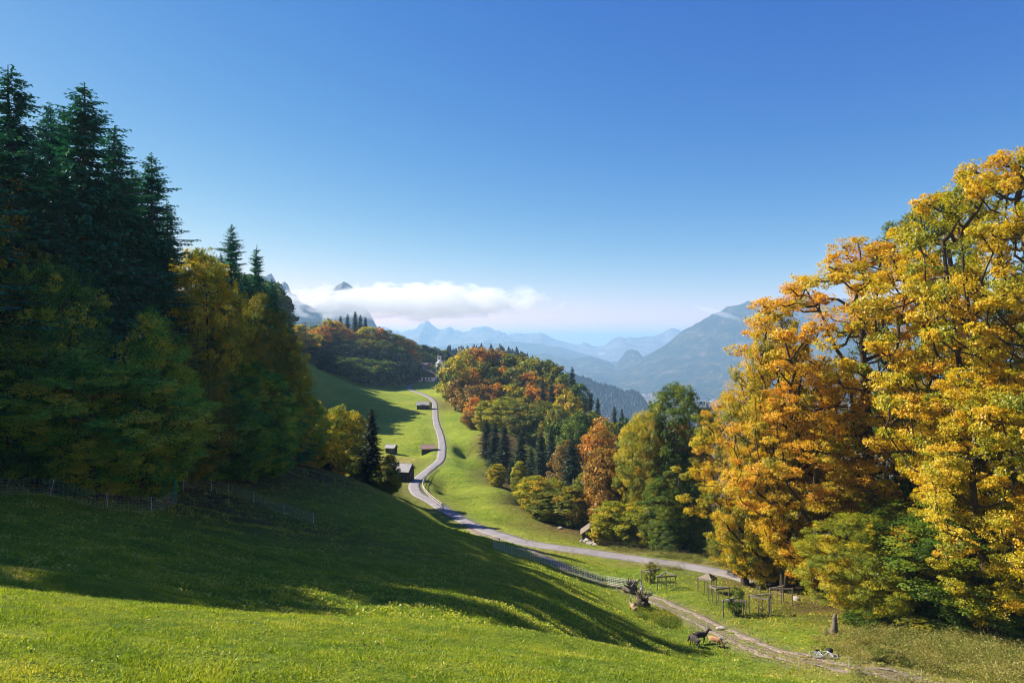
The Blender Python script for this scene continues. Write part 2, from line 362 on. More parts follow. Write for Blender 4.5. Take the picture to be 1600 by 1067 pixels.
def groundv(x, y):
    i = np.clip(np.searchsorted(gx, x)-1, 0, len(gx)-2); j = np.clip(np.searchsorted(gy, y)-1, 0, len(gy)-2)
    fx = (x-gx[i])/(gx[i+1]-gx[i]); fy = (y-gy[j])/(gy[j+1]-gy[j])
    return (GZ[j, i]*(1-fx)+GZ[j, i+1]*fx)*(1-fy) + (GZ[j+1, i]*(1-fx)+GZ[j+1, i+1]*fx)*fy
def at(u, Y, dz=0.0):
    x = (u-800)/F*Y; return Vector((x, Y, ground(x, Y)+dz))
def hit(u, v, y0=12, y1=520):
    """where the line of sight meets the ground, searched outward from depth y0"""
    ys = np.arange(y0, y1, .25); x = (u-800)/F*ys; g = groundv(x, ys); z = (533.5-v)/F*ys
    i = np.where(z <= g)[0]
    Y = ys[i[0]] if len(i) else y1
    return at(u, Y)
# gravel track: two wheel ruts
track_px = [(822,856,88),(850,868,84),(880,885,79),(915,897,77),(950,908,76),(985,920,72),(1015,934,68.5),(1050,951,65),(1085,968,61),(1120,985,57),(1160,1003,53),(1205,1021,49.5),(1260,1036,46.5),(1320,1050,43.5),(1390,1066,41.5),(1500,1090,39)]
track = polyline([(at(u, Y)) for u, v, Y in track_px], .5)
# parking patch where the track leaves the road
D2, TZ = near_line(GX, GY, track, 6)
worn = np.clip(1.15-D2/2.1, 0, 1)
worn = np.maximum(worn, .5*np.clip(1.3-D/2.6, 0, 1))
woods = np.zeros_like(GX)
drygrass = np.zeros_like(GX)
def blob(arr, u, Y, rx, ry, val=1.0):
    x = (u-800)/F*Y; d = np.hypot((GX-x)/rx, (GY-Y)/ry); np.maximum(arr, val*np.clip(1.6-d*1.1, 0, 1), out=arr)
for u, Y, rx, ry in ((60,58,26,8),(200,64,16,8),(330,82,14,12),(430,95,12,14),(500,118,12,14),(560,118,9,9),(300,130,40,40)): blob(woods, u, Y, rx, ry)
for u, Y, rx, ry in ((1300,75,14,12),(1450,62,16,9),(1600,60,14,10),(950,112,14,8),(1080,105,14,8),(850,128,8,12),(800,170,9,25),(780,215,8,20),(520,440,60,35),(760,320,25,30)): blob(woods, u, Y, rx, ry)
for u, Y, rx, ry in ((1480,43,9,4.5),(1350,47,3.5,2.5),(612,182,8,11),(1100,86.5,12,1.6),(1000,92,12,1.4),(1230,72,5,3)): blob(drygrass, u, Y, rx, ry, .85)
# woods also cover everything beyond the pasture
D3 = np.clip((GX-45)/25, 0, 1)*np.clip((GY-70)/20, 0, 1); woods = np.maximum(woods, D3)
nv = GX.size; idx = np.arange(nv).reshape(GX.shape)
Q = np.stack([idx[:-1, :-1], idx[:-1, 1:], idx[1:, 1:], idx[1:, :-1]], -1).reshape(-1, 4)
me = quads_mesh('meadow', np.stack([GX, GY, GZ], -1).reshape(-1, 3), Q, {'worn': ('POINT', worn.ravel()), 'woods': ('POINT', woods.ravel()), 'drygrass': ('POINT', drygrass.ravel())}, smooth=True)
tag(link('meadow', me, meadow_mat), kind='structure')

def ribbon(name, line, width, dz, mat, step_noise=.12, cols=4, offset=0.0, kind='structure', skirt=.25, seed=3):
    line = np.array(line); T = np.gradient(line, axis=0); T[:, 2] = 0; T /= np.linalg.norm(T, axis=1)[:, None]
    Nn = np.c_[T[:, 1], -T[:, 0]]; n = len(line); s = np.arange(n)*.35
    V = []; 
    for j in range(cols+1):
        f = j/cols*2-1; w = width/2*f
        if abs(f) > .99: w += f*width/2*step_noise*2*fbm(s+seed*7+f*31, s*0+seed, 3)
        x = line[:, 0]+Nn[:, 0]*(w+offset); y = line[:, 1]+Nn[:, 1]*(w+offset)
        g = groundv(x, y)
        V.append(np.c_[x, y, g+dz])
    L0 = V[0].copy(); L0[:, 2] -= skirt; R0 = V[-1].copy(); R0[:, 2] -= skirt
    V = [L0]+V+[R0]; m = len(V); V = np.stack(V, 1).reshape(-1, 3)
    i = np.arange((n)*m).reshape(n, m); Q = np.stack([i[:-1, :-1], i[:-1, 1:], i[1:, 1:], i[1:, :-1]], -1).reshape(-1, 4)
    o = link(name, quads_mesh(name, V, Q), mat); tag(o, kind=kind); return o
ribbon('road', road, 2.4, .07, asphalt, .06)
tr1 = track[np.arange(len(track)) > 42]
ribbon('dirt_track', tr1, .42, .05, dirt, .8, 4, offset=.7, skirt=.12)
ribbon('dirt_track', tr1, .42, .05, dirt, .8, 4, offset=-.7, skirt=.12, seed=9)
ribbon('gravel_turnout', polyline([at(735, 106), at(790, 95), at(822, 88), at(850, 83.5), at(885, 79)], .5), 1.6, .055, dirt, .5, 4, skirt=.12, seed=5)

# ------------------------------------------------------------------ far hills and mountains
def mountain_mat(name, stops, scale, bump=30, rough=1.0, extra=None):
    m, t, out = nt(name); p = N(t, 'ShaderNodeBsdfPrincipled'); p.inputs['Roughness'].default_value = 1; p.inputs['Specular IOR Level'].default_value = 0
    col = ramp(t, noise(t, scale, 9, .68), stops)
    t.links.new(col, p.inputs['Base Color'])
    b = N(t, 'ShaderNodeBump'); b.inputs['Strength'].default_value = 1; b.inputs['Distance'].default_value = bump
    t.links.new(noise(t, scale*3, 8, .7), b.inputs['Height']); t.links.new(b.outputs[0], p.inputs['Normal'])
    t.links.new(p.outputs[0], out.inputs[0]); return m
mm_forest = mountain_mat('forested_mountain', [(.36, (.02, .035, .018)), (.5, (.05, .068, .03)), (.58, (.13, .10, .04)), (.68, (.26, .24, .17))], .009, 90)
mm_rock = mountain_mat('rocky_mountain', [(.35, (.10, .11, .11)), (.55, (.26, .26, .25)), (.7, (.45, .45, .43))], .006, 110)
mm_hill = mountain_mat('wooded_hill', [(.36, (.015, .03, .014)), (.55, (.04, .06, .022)), (.66, (.13, .09, .03))], .012, 12)
def mountain(name, prof, D, Wf, Wb, base, mat, rough=.35, n=260, m=70, ridge_amp=.02, dskew=0.0, label=None):
    prof = np.array(prof, float); u = np.linspace(prof[0, 0], prof[-1, 0], n); v = np.interp(u, prof[:, 0], prof[:, 1])
    Dd = D + dskew*(u-u.mean()); X = (u-800)/F*Dd; Z = (533.5-v)/F*Dd
    H = np.maximum(Z-base, 1.0)
    s = np.cumsum(np.r_[0, np.hypot(np.diff(X), np.diff(Dd))])/D
    t = np.r_[-np.linspace(1, 0, m)[:-1]**1.25, np.linspace(0, 1, m//2)**1.25]
    S, T = np.meshgrid(s, t); a = np.abs(T)
    spur = fbm(S*14+3, a*1.2+D, 5, .6); gull = fbm(S*40, a*3+7, 4, .6)
    prof_t = np.clip(1-a*(1+rough*1.3*spur), 0, 1)**1.12
    W = np.where(T < 0, Wf, Wb)
    z = base - 5 + (H+5)*prof_t
    z += H*(.30*rough*spur+.16*rough*gull)*np.clip(a*5, 0, 1)*np.clip((1-a)*3, 0, 1)
    crest = H*ridge_amp*fbm(S*90, S*0+D, 4, .65)
    z += crest*np.clip(1-a*4, 0, 1)
    # stop the front slope rising above the line of sight to the crest
    y = Dd[None, :] + T*W*(1+.0*S); x = X[None, :]*1.0 + T*0
    lim = (Z+crest[0])[None, :]/Dd[None, :]*y
    z = np.where(T < 0, np.minimum(z, np.where(lim > base, lim-.004*a*H, z)), z)
    V = np.stack([x+T*0, y, z], -1).reshape(-1, 3); i = np.arange(len(t)*n).reshape(len(t), n)
    Q = np.stack([i[:-1, :-1], i[:-1, 1:], i[1:, 1:], i[1:, :-1]], -1).reshape(-1, 4)
    o = link(name, quads_mesh(name, V, Q, smooth=True), mat); tag(o, kind='structure'); return o
VB = -345
mountain('mountain_range', [(540,530),(600,513),(625,516),(645,512),(660,504),(668,501),(674,506),(682,513),(700,510),(720,515),(735,514),(765,511),(780,516),(800,522),(820,521),(830,520),(850,523),(870,530),(885,534),(900,538),(912,535),(930,540),(950,540),(970,545),(1100,560)], 10500, 2500, 2500, VB, mm_rock, .7, 520, 80, .10)
mountain('mountain_range', [(880,560),(920,552),(945,540),(958,531),(968,526),(976,529),(990,530),(1005,527),(1020,524),(1035,520),(1048,514),(1060,516),(1080,520),(1200,500)], 9500, 2200, 2000, VB, mm_rock, .7, 420, 80, .09)
mountain('mountain_ridge', [(560,560),(640,548),(700,540),(740,536),(780,536),(800,533),(830,536),(860,540),(880,543),(900,549),(925,556),(950,567),(965,577),(990,590),(1010,596)], 8500, 2200, 1500, VB, mm_forest, .6)
mountain('mountain_ridge', [(600,590),(700,565),(820,555),(850,552),(870,556),(890,562),(925,556),(950,564),(970,580),(990,594)], 6400, 1300, 1200, VB, mm_forest, .6)
mountain('dome_hill', [(940,597),(958,580),(968,562),(978,549),(987,545),(996,548),(1003,556),(1012,570),(1030,590)], 6000, 700, 900, VB, mm_forest, .3, 120, 40)
mountain('great_mountain', [(900,603),(940,592),(960,584),(985,574),(1005,563),(1025,551),(1045,535),(1065,518),(1085,506),(1110,494),(1135,481),(1150,478),(1170,470.5),(1185,474),(1205,472),(1240,468),(1262,467),(1300,467),(1400,468),(1500,469),(1700,471),(1900,475)], 5400, 1600, 2400, VB, mm_forest, .8, 520, 110, .03)
mountain('rocky_peak', [(250,470),(330,455),(400,437),(416,432),(424,428),(431,440),(437,444),(444,441),(450,446),(455,460),(463,462),(472,474),(490,480),(510,468),(518,457),(526,446),(536,440),(545,443),(553,452),(560,457),(566,466),(576,486),(590,512),(640,548),(700,570)], 3000, 600, 600, VB, mm_rock, .45, 420, 70, .012)
mountain('wooded_mountainside', [(250,480),(360,486),(420,500),(470,503),(520,505),(570,509),(600,514),(625,524),(650,536),(680,548)], 2250, 400, 150, VB, mm_forest, .4)
def cones(name, P, h, r, mat, label, cat='wood', kind='stuff', seed=1):
    """a wood far away, read as one mass: many small conical and round crowns"""
    R = np.random.default_rng(seed); n = len(P); a = np.arange(6)/6*2*PI
    H = h*(.6+.7*R.random(n)); Rr = r*(.6+.7*R.random(n)); rd = R.random(n) < .35
    lv = [(0.0, .55), (.25, 1.0), (.6, .62), (1.0, .04)]
    V = np.zeros((n, 4, 6, 3))
    for j, (zz, rr) in enumerate(lv):
        rr = np.where(rd, [.8, 1.25, 1.1, .3][j], rr); jit = 1+.35*(R.random((n, 6))-.5)
        V[:, j, :, 0] = P[:, None, 0]+np.cos(a)*(Rr*rr)[:, None]*jit; V[:, j, :, 1] = P[:, None, 1]+np.sin(a)*(Rr*rr)[:, None]*jit
        V[:, j, :, 2] = (P[:, 2]+H*np.where(rd, zz*.75, zz))[:, None]-.5
    i = np.arange(n)[:, None, None]*24 + np.arange(3)[None, :, None]*6 + np.arange(6)[None, None, :]
    i2 = np.arange(n)[:, None, None]*24 + np.arange(3)[None, :, None]*6 + (np.arange(6)[None, None, :]+1) % 6
    Qq = np.stack([i, i2, i2+6, i+6], -1).reshape(-1, 4)
    c = np.repeat(R.random(n), 18)
    o = link(name, quads_mesh(name, V.reshape(-1, 3), Qq, {'rnd': ('FACE', R.random(len(c))), 'clu': ('FACE', c)}), mat)
    return tag(o, label, cat, None, kind)
L['farwood'] = leafmat('far_wood', [(0, (0.007, 0.017, 0.010)), (0.55, (0.017, 0.030, 0.014)), (0.8, (0.044, 0.045, 0.015)), (1, (0.121, 0.066, 0.021))], .1, .01)
def hill_with_wood(prof, D, Wf, Wb, base, ntree, h, r, label, seed):
    o = mountain('wooded_hill', prof, D, Wf, Wb, base, mm_hill, .25, 160, 40)
    me = o.data; R = np.random.default_rng(seed); co = np.empty(len(me.vertices)*3); me.vertices.foreach_get('co', co); co = co.reshape(-1, 3)
    q = R.integers(0, len(me.polygons), ntree); lv = np.empty(len(me.loops), np.int32); me.loops.foreach_get('vertex_index', lv); lv = lv.reshape(-1, 4)
    w = R.random((ntree, 4)); w /= w.sum(1)[:, None]; P = (co[lv[q]]*w[:, :, None]).sum(1)
    P[:, 2] -= 0.35*h
    cones('distant_wood', P, h, r, L['farwood'], label, seed=seed)
hill_with_wood([(820,575),(860,578),(880,583),(905,590),(940,603),(960,607),(975,612),(990,613),(1003,622),(1010,632),(1016,655),(1040,690)], 2300, 520, 400, -345, 6500, 18, 6.5, 'blue-green wooded hillside dropping to the valley right of the autumn wood', 3)
hill_with_wood([(560,560),(620,556),(650,549),(690,553),(706,549),(730,546),(756,545),(790,549),(815,556),(840,566),(870,585)], 900, 160, 200, -130, 2600, 14, 4.0, 'dark conifer wood on the ridge behind the church', 4)
hill_with_wood([(300,500),(380,505),(420,509),(450,516),(470,521),(490,524),(540,520),(600,540)], 1100, 200, 250, -100, 3000, 17, 4.0, 'hazy conifer wood behind the left end of the autumn hill', 5)
# wooded slopes over the valley floor
R = np.random.default_rng(11)
def town():
    n = 1500; u = R.uniform(930, 1250, n); Yv = R.uniform(3150, 5000, n); dn = fbm(u/24, Yv/260, 3)
    k = dn > -.05; u = u[k]; Yv = Yv[k]; x = (u-800)/F*Yv; n = len(x); z = -335 + 6*fbm(x/700, Yv/700) - 1
    w = R.uniform(9, 17, n); d = R.uniform(9, 14, n); h = R.uniform(6, 10, n); a = R.uniform(0, 1.2, n); ca, sa = np.cos(a), np.sin(a)
    def P(lx, ly, lz): return np.stack([x+(lx*ca-ly*sa), Yv+(lx*sa+ly*ca), z+lz], -1)
    b = [P(sx*w/2, sy*d/2, 0*h) for sx, sy in ((-1,-1),(1,-1),(1,1),(-1,1))]; tp = [P(sx*w/2, sy*d/2, h) for sx, sy in ((-1,-1),(1,-1),(1,1),(-1,1))]
    e = [P(sx*w*.55, sy*d*.6, h-.3) for sx, sy in ((-1,-1),(1,-1),(1,1),(-1,1))]; r = [P(-w*.55, 0, h+4), P(w*.55, 0, h+4)]
    V = np.stack(b+tp+e+r, 1); o = np.arange(n)[:, None]*14
    W4 = np.concatenate([o+np.array(q) for q in ((0,1,5,4),(1,2,6,5),(2,3,7,6),(3,0,4,7))]); R4 = np.concatenate([o+np.array(q) for q in ((8,9,13,12),(10,11,12,13))])
    me = quads_mesh('town_houses', V.reshape(-1, 3), np.concatenate([W4, R4])); me.materials.append(white_wall); me.materials.append(simple('town_roofs', (.34, .16, .11), (.2, .13, .11), .02, .8, 0))
    mi = np.r_[np.zeros(len(W4), np.int32), np.ones(len(R4), np.int32)]; me.polygons.foreach_set('material_index', mi)
    o = link('town_houses', me); tag(o, 'hazy town of small pale houses on the valley floor', 'town', None, 'stuff')
    n = 9000; u = R.uniform(820, 1420, n); Yv = R.uniform(2700, 5600, n); dn = fbm(u/30+5, Yv/300+8, 3); k = (dn > .02)
    x = (u[k]-800)/F*Yv[k]; y = Yv[k]; P3 = np.c_[x, y, -337+6*fbm(x/700, y/700)]
    cones('valley_wood', P3, 17, 9, L['farwood'], 'hazy groves spread over the valley floor round the town', seed=8)
town()

# ------------------------------------------------------------------ tree builders
def unit(a): return a/np.maximum(np.linalg.norm(a, axis=-1, keepdims=True), 1e-9)
def leaf_quads(Cn, Nn, size, R, aspect=.75, T=None):
    n = len(Cn); Nn = unit(Nn)
    if T is None: T = R.normal(size=(n, 3))
    T = unit(T - (T*Nn).sum(1)[:, None]*Nn); B = np.cross(Nn, T); s = np.asarray(size).reshape(-1, 1)*np.ones((n, 1))
    V = np.stack([Cn-T*s*.5, Cn+B*s*.5*aspect+Nn*s*.12+T*s*.08, Cn+T*s*.5, Cn-B*s*.5*aspect+Nn*s*.12+T*s*.08], 1)
    return V.reshape(-1, 3), np.arange(n*4).reshape(n, 4)
def tubes(P, Q, r0, r1, n=5):
    """tapered prisms from points P to Q"""
    d = unit(Q-P); ref = np.where(np.abs(d[:, 2:3]) < .9, np.array([[0, 0, 1.]]), np.array([[1., 0, 0]]))
    a = unit(np.cross(d, ref)); b = np.cross(d, a); an = np.arange(n)/n*2*PI
    ring = a[:, None]*np.cos(an)[None, :, None]+b[:, None]*np.sin(an)[None, :, None]
    V = np.concatenate([P[:, None]+ring*r0[:, None, None], (Q+d*r1[:, None]*.4)[:, None]+ring*r1[:, None, None]], 1)
    m = len(P); o = np.arange(m)[:, None]*2*n; k = np.arange(n)[None]; k2 = (k+1) % n
    return V.reshape(-1, 3), np.stack([o+k, o+k2, o+n+k2, o+n+k], -1).reshape(-1, 4)
def broad_proto(seed, H=20., Rm=7., zb=.12, zmax=.42, nclu=110, nleaf=200, lsize=.4, rc=1.15, rtrunk=.32, lean=(0, 0), inner=.5, flat=.62, power=(2.4, 1.35), lobes=.28, twist=0, stems=1, minr=.02, top=.93):
    """crown of leaf clusters joined back to the trunk by tapering limbs; returns (trunk mesh, crown mesh)"""
    R = np.random.default_rng(seed); cs = []; tries = 0
    ph = R.uniform(0, 6, 6); mind = .78*rc
    lump = R.normal(size=(9, 3)); lump = unit(lump)
    while len(cs) < nclu and tries < nclu*60:
        tries += 1
        t = R.random(); rad = (1-abs((t-zmax)/(1-zmax if t > zmax else zmax))**power[0 if t > zmax else 1])
        rad = max(rad, 0)**.62
        az = R.uniform(0, 2*PI); d = np.array([math.cos(az), math.sin(az), (t-.5)*1.6]); d /= np.linalg.norm(d)
        lf = 1+lobes*(max(0, (lump@d).max()-.55)*2.2-.45)
        rr = (inner+(1-inner)*R.random()**.6) if R.random() < .88 else R.random()*inner
        r = Rm*rad*lf*rr
        c = np.array([math.cos(az)*r+lean[0]*t, math.sin(az)*r+lean[1]*t, H*(zb+(top-zb)*t)*(1+.06*(lf-1))])
        if cs:
            dd = np.linalg.norm(np.array(cs)-c, axis=1).min()
            if dd < mind*(1 if tries < nclu*25 else .6): continue
        cs.append(c)
    cs = np.array(cs)
    # skeleton
    nodes = []; par = []
    for sidx in range(stems):
        ax = R.uniform(-.06, .06, 2)*(1+3*(stems > 1)); nt_ = 11; last = -1
        for i in range(nt_):
            t = i/(nt_-1)*.8
            nodes.append([lean[0]*t*.8+ax[0]*H*t+.015*H*math.sin(t*7+ph[0]+sidx), lean[1]*t*.8+ax[1]*H*t+.015*H*math.cos(t*6+ph[1]+sidx), H*t*(.97)]); par.append(last); last = len(nodes)-1
    tl = len(nodes)
    order = np.argsort(np.hypot(cs[:, 0]-lean[0]*.4, cs[:, 1]-lean[1]*.4)+.15*np.abs(cs[:, 2]-.5*H))
    tips = []
    for ci in order:
        c = cs[ci]; Nd = np.array(nodes); dv = c-Nd; hd = np.hypot(dv[:, 0], dv[:, 1]); dd = np.linalg.norm(dv, axis=1)
        cost = dd + 1.2*np.maximum(0, .35*hd-dv[:, 2]) + np.where(Nd[:, 2] < .1*H, 6, 0)
        j = int(cost.argmin()); p = Nd[j]; ns = max(2, int(dd[j]/1.1)); last = j
        for s in range(1, ns+1):
            f = s/ns; q = p+(c-p)*f; q[2] += -.10*dd[j]*math.sin(PI*f); q += R.normal(size=3)*.07*dd[j]/ns*(s < ns)*2
            nodes.append(list(q)); par.append(last); last = len(nodes)-1
        tips.append(last)
    Nd = np.array(nodes); load = np.zeros(len(Nd)); load[tips] = 1
    for i in range(len(Nd)-1, -1, -1):
        if par[i] >= 0: load[par[i]] += load[i]+.02
    rad = np.maximum(minr, rtrunk*(load/max(load[0], 1))**.5)
    for i in range(tl): rad[i] = max(rad[i], rtrunk*(1-(i % 11)/11*.85)*.6)
    rad[0] *= 1.45
    ch = np.array([i for i in range(len(Nd)) if par[i] >= 0]); pa = np.array([par[i] for i in ch])
    V, Qd = tubes(Nd[pa], Nd[ch], np.where(pa < tl, np.minimum(rad[pa], rad[ch]*1.6), np.minimum(rad[pa], rad[ch]*1.35)), rad[ch], 6)
    V[:, 2] -= .0
    tm = quads_mesh('trunk', V, Qd, smooth=True)
    # leaves
    nl = (nleaf*(.6+.8*R.random(len(cs)))).astype(int); ci = np.repeat(np.arange(len(cs)), nl); n = len(ci)
    crc = rc*(.75+.6*R.random(len(cs)))
    off = unit(R.normal(size=(n, 3)))*(R.random(n)**.45)[:, None]*crc[ci][:, None]; off[:, 2] *= flat
    # small sub-clumps so crowns break into sprays
    sub = unit(R.normal(size=(len(cs), 7, 3)))*crc[:, None, None]*.8; sub[:, :, 2] *= flat
    pick = sub[ci, R.integers(0, 7, n)]; use = R.random(n) < .65
    off = np.where(use[:, None], pick+off*.38, off)
    Pp = cs[ci]+off; out = unit(cs[ci]-np.array([lean[0]*.5, lean[1]*.5, H*.45]))
    Nn = out*.5+np.array([0, 0, .55])+unit(off)*.35+R.normal(size=(n, 3))*.55
    V, Qd = leaf_quads(Pp, Nn, lsize*(.6+.8*R.random(n)), R)
    cm = quads_mesh('crown', V, Qd, {'rnd': ('FACE', R.random(n)), 'clu': ('FACE', R.random(len(cs))[ci])})
    return tm, cm, H, Rm
def spruce_proto(seed, H=30., Rm=4.4, dens=1.0, droop=.35, base=.06, twig=.55):
    R = np.random.default_rng(seed); Cs = []; Ts = []; Ns = []; Sz = []; cl = []; bp = []; bq = []; br = []
    z = base*H
    while z < H*.985:
        t = z/H; Lm = Rm*(1-t)**.6*(1+.16*math.sin(z*1.1+seed)+.10*math.sin(z*2.9+seed*2)) + .08
        nb = int(R.integers(6, 9)) if t < .93 else 5
        a0 = R.uniform(0, 6.28)
        for b in range(nb):
            az = a0+b*2*PI/nb+R.uniform(-.5, .5); Lb = Lm*R.uniform(.5, 1.12)*(1 if R.random() > .08 else 1.2); zo = R.uniform(-.28, .28)
            dx = np.array([math.cos(az), math.sin(az), 0]); sd = np.array([-dx[1], dx[0], 0])
            up = .30*(t-.35) ; dr = droop*(1-t*.6)*R.uniform(.7, 1.3)
            ns = max(2, int(Lb/(.30/dens))); f = (np.arange(ns)+.6)/ns
            zz = z + zo + Lb*(up*f*1.5 - dr*f**1.1 + .42*dr*f**3)
            Pb = dx[None]*(Lb*f)[:, None]; Pb[:, 2] = zz
            cval = R.random()
            for side in (-1, 1, 0, 0):
                w = twig*(1.15-.75*f)*min(1, .35+Lb/3.0)
                if side: T = dx[None]*.65+sd[None]*side*.75+np.array([0, 0, -.32]); 
                else: T = dx[None]*.35+R.normal(size=(ns, 3))*.25+np.array([0, 0, -.55])
                T = T+R.normal(size=(ns, 3))*.18; T = unit(T)
                Cs.append(Pb+T*w[:, None]*.45); Ts.append(T); Ns.append(np.array([0, 0, 1.])+dx*.4+R.normal(size=(ns, 3))*.45); Sz.append(w*R.uniform(.8, 1.25, ns)); cl.append(np.full(ns, cval))
            bp.append([0, 0, z+zo]); bq.append(Pb[-1]); br.append(.012+.012*Lb)
        z += (.36 if t < .8 else .30)*R.uniform(.8, 1.2)/max(.8, dens**.5)*(1+.5*(1-t))
    for k in range(14):  # leader
        zc = H*(.965+.035*k/14); T = unit(np.array([[R.normal()*.5, R.normal()*.5, .6]])); Cs.append(np.array([[0, 0, zc]])+T*.1); Ts.append(T); Ns.append(R.normal(size=(1, 3))); Sz.append(np.array([.3])); cl.append(np.array([.5]))
    Cs = np.concatenate(Cs); Ts = np.concatenate(Ts); Ns = np.concatenate(Ns); Sz = np.concatenate(Sz); cl = np.concatenate(cl)
    V, Qd = leaf_quads(Cs, Ns, Sz, R, .36, Ts)
    cm = quads_mesh('crown', V, Qd, {'rnd': ('FACE', R.random(len(Cs))), 'clu': ('FACE', cl)})
    zs = np.linspace(0, H, 14); w = np.c_[.12*np.sin(zs*.3+seed), .12*np.cos(zs*.25), zs]; rr = .30*(1-zs/H)**.8+.015
    bp = np.array(bp); bq = np.array(bq); br = np.array(br)
    V1, Q1 = tubes(np.r_[w[:-1], bp], np.r_[w[1:], bq], np.r_[rr[:-1], br], np.r_[rr[1:], br*.3], 5)
    tm = quads_mesh('trunk', V1, Q1, smooth=True)
    return tm, cm, H, Rm
PR = {}
PR['spruceA'] = spruce_proto(1, 30, 4.3, 1.3, .35, twig=.62); PR['spruceB'] = spruce_proto(2, 30, 3.9, 1.3, .45, twig=.62); PR['spruceC'] = spruce_proto(3, 30, 4.6, 1.3, .28, twig=.62)
PR['sprucef'] = spruce_proto(4, 22, 3.9, .8, .35, .05, .95); PR['spruceg'] = spruce_proto(5, 22, 3.6, .8, .4, .05, .95)
PR['broadA'] = broad_proto(11, 20, 7, nclu=150, nleaf=150, lsize=.42, rc=1.5)
PR['broadB'] = broad_proto(12, 20, 6.5, zb=.05, zmax=.35, nclu=150, nleaf=150, lsize=.42, rc=1.5)
PR['broadC'] = broad_proto(13, 20, 6, zb=.08, zmax=.55, nclu=140, nleaf=150, lsize=.42, rc=1.45, lobes=.5)
PR['broadD'] = broad_proto(14, 20, 7.5, zb=.10, zmax=.5, nclu=160, nleaf=150, lsize=.42, rc=1.5, lobes=.45)
PR['broadE'] = broad_proto(15, 20, 5, zb=.03, zmax=.3, nclu=140, nleaf=150, lsize=.4, rc=1.35, lobes=.35)
PR['farA'] = broad_proto(21, 18, 6.5, zb=.1, nclu=75, nleaf=90, lsize=.75, rc=1.8, minr=.04)
PR['farB'] = broad_proto(22, 18, 6.0, zb=.04, zmax=.5, nclu=75, nleaf=90, lsize=.75, rc=1.8, lobes=.5, minr=.04)
PR['farC'] = broad_proto(23, 18, 5.5, zb=.04, zmax=.35, nclu=75, nleaf=90, lsize=.75, rc=1.7, lobes=.4, minr=.04)
# finer crowns for the trees that stand near the camera
PR['nearA'] = broad_proto(31, 24, 8, zb=.02, zmax=.45, nclu=300, nleaf=330, lsize=.21, rc=1.3, flat=.6, lobes=.8, rtrunk=.35)
PR['nearB'] = broad_proto(32, 24, 7, zb=.03, zmax=.45, nclu=280, nleaf=320, lsize=.21, rc=1.3, flat=.6, lobes=.85, rtrunk=.35)
PR['nearC'] = broad_proto(33, 24, 6, zb=.02, zmax=.3, nclu=260, nleaf=300, lsize=.21, rc=1.2, flat=.65, lobes=.6, rtrunk=.3)
PR['mapleA'] = broad_proto(41, 34, 12.5, zb=.08, zmax=.5, nclu=390, nleaf=430, lsize=.19, rc=1.2, flat=.5, lobes=.7, rtrunk=.85, lean=(-2, 0), inner=.4, minr=.07)
PR['mapleB'] = broad_proto(42, 34, 11, zb=.10, zmax=.5, nclu=370, nleaf=430, lsize=.2, rc=1.25, flat=.5, lobes=.7, rtrunk=.85, lean=(2, -1), inner=.4, stems=2, minr=.065)
PR['mapleC'] = broad_proto(43, 34, 10, zb=.06, zmax=.46, nclu=360, nleaf=420, lsize=.2, rc=1.2, flat=.5, lobes=.8, rtrunk=.75, inner=.4, minr=.06)
PR['mapleD'] = broad_proto(44, 30, 9, zb=.10, zmax=.6, nclu=260, nleaf=300, lsize=.2, rc=1.2, flat=.6, lobes=.7, rtrunk=.45, inner=.3, stems=2, minr=.045)
PR['nearR'] = broad_proto(35, 24, 8, zb=.04, zmax=.6, nclu=330, nleaf=300, lsize=.22, rc=1.3, flat=.6, lobes=.7, rtrunk=.4, power=(2.6, 1.2))
PR['shrub'] = broad_proto(51, 4, 2.2, zb=.05, zmax=.4, nclu=60, nleaf=90, lsize=.16, rc=.5, rtrunk=.05, minr=.012, stems=2)
trees = {}
def tree(kind, u, Y, vtop, wpx, leaf, label, cat='tree', group=None, name=None, rz=None, base_dz=0.0, zlow=None):
    """a tree at the bearing u and depth Y; its height and spread come from the size it has there"""
    tm, cm, H, Rm = PR[kind]; p = at(u, Y)
    p.z -= .15
    top = (533.5-vtop)/F*Y; h = max(top-p.z, 1.0); w = wpx/F*Y/2.0
    if name is None: name = 'spruce_tree' if 'spruce' in kind else ('maple_tree' if 'maple' in kind else 'broadleaf_tree')
    rz = random.uniform(0, 6.28) if rz is None else rz
    e = empty(name, p, rz, label, cat, group)
    s = h/H/.985; sx = w/Rm
    for nm, mesh, mat in (('trunk', tm, bark), ('crown', cm, L[leaf])):
        o = bpy.data.objects.new(nm, mesh); C.objects.link(o)
        if not mesh.materials: mesh.materials.append(mat)
        o.material_slots[0].link = 'OBJECT'; o.material_slots[0].material = mat
        o.parent = e; o.scale = (sx, sx, s)
    return e
exec_trees = True
# ------------------------------------------------------------------ left forest edge (near)
g = 'spruces of the left forest edge'
tree('spruceA', -70, 50, 60, 309, 'spruce', 'dark spruce cut by the left frame edge', group=g)
tree('spruceB', 18, 57, 112, 284, 'spruce', 'tallest dark spruce at the far left of the picture', group=g)
tree('spruceC', 76, 66, 168, 194, 'spruce', 'slender spruce top between the two tallest spruces on the left', group=g)
tree('spruceA', 100, 74, 176, 178, 'spruce', 'thin spruce top just left of the second tallest spruce', group=g)
tree('spruceC', 130, 61, 138, 300, 'spruce', 'second tallest spruce on the left with a ragged pointed top', group=g)
tree('spruceB', 180, 68, 205, 243, 'spruce', 'third tall spruce down the slope of the left tree line', group=g)
tree('spruceA', 206, 76, 262, 194, 'spruce', 'low spruce top tucked behind the third tall spruce', group=g)
tree('spruceC', 236, 72, 246, 202, 'spruce', 'spruce with drooping boughs standing against the sky left of the golden tree', group=g)
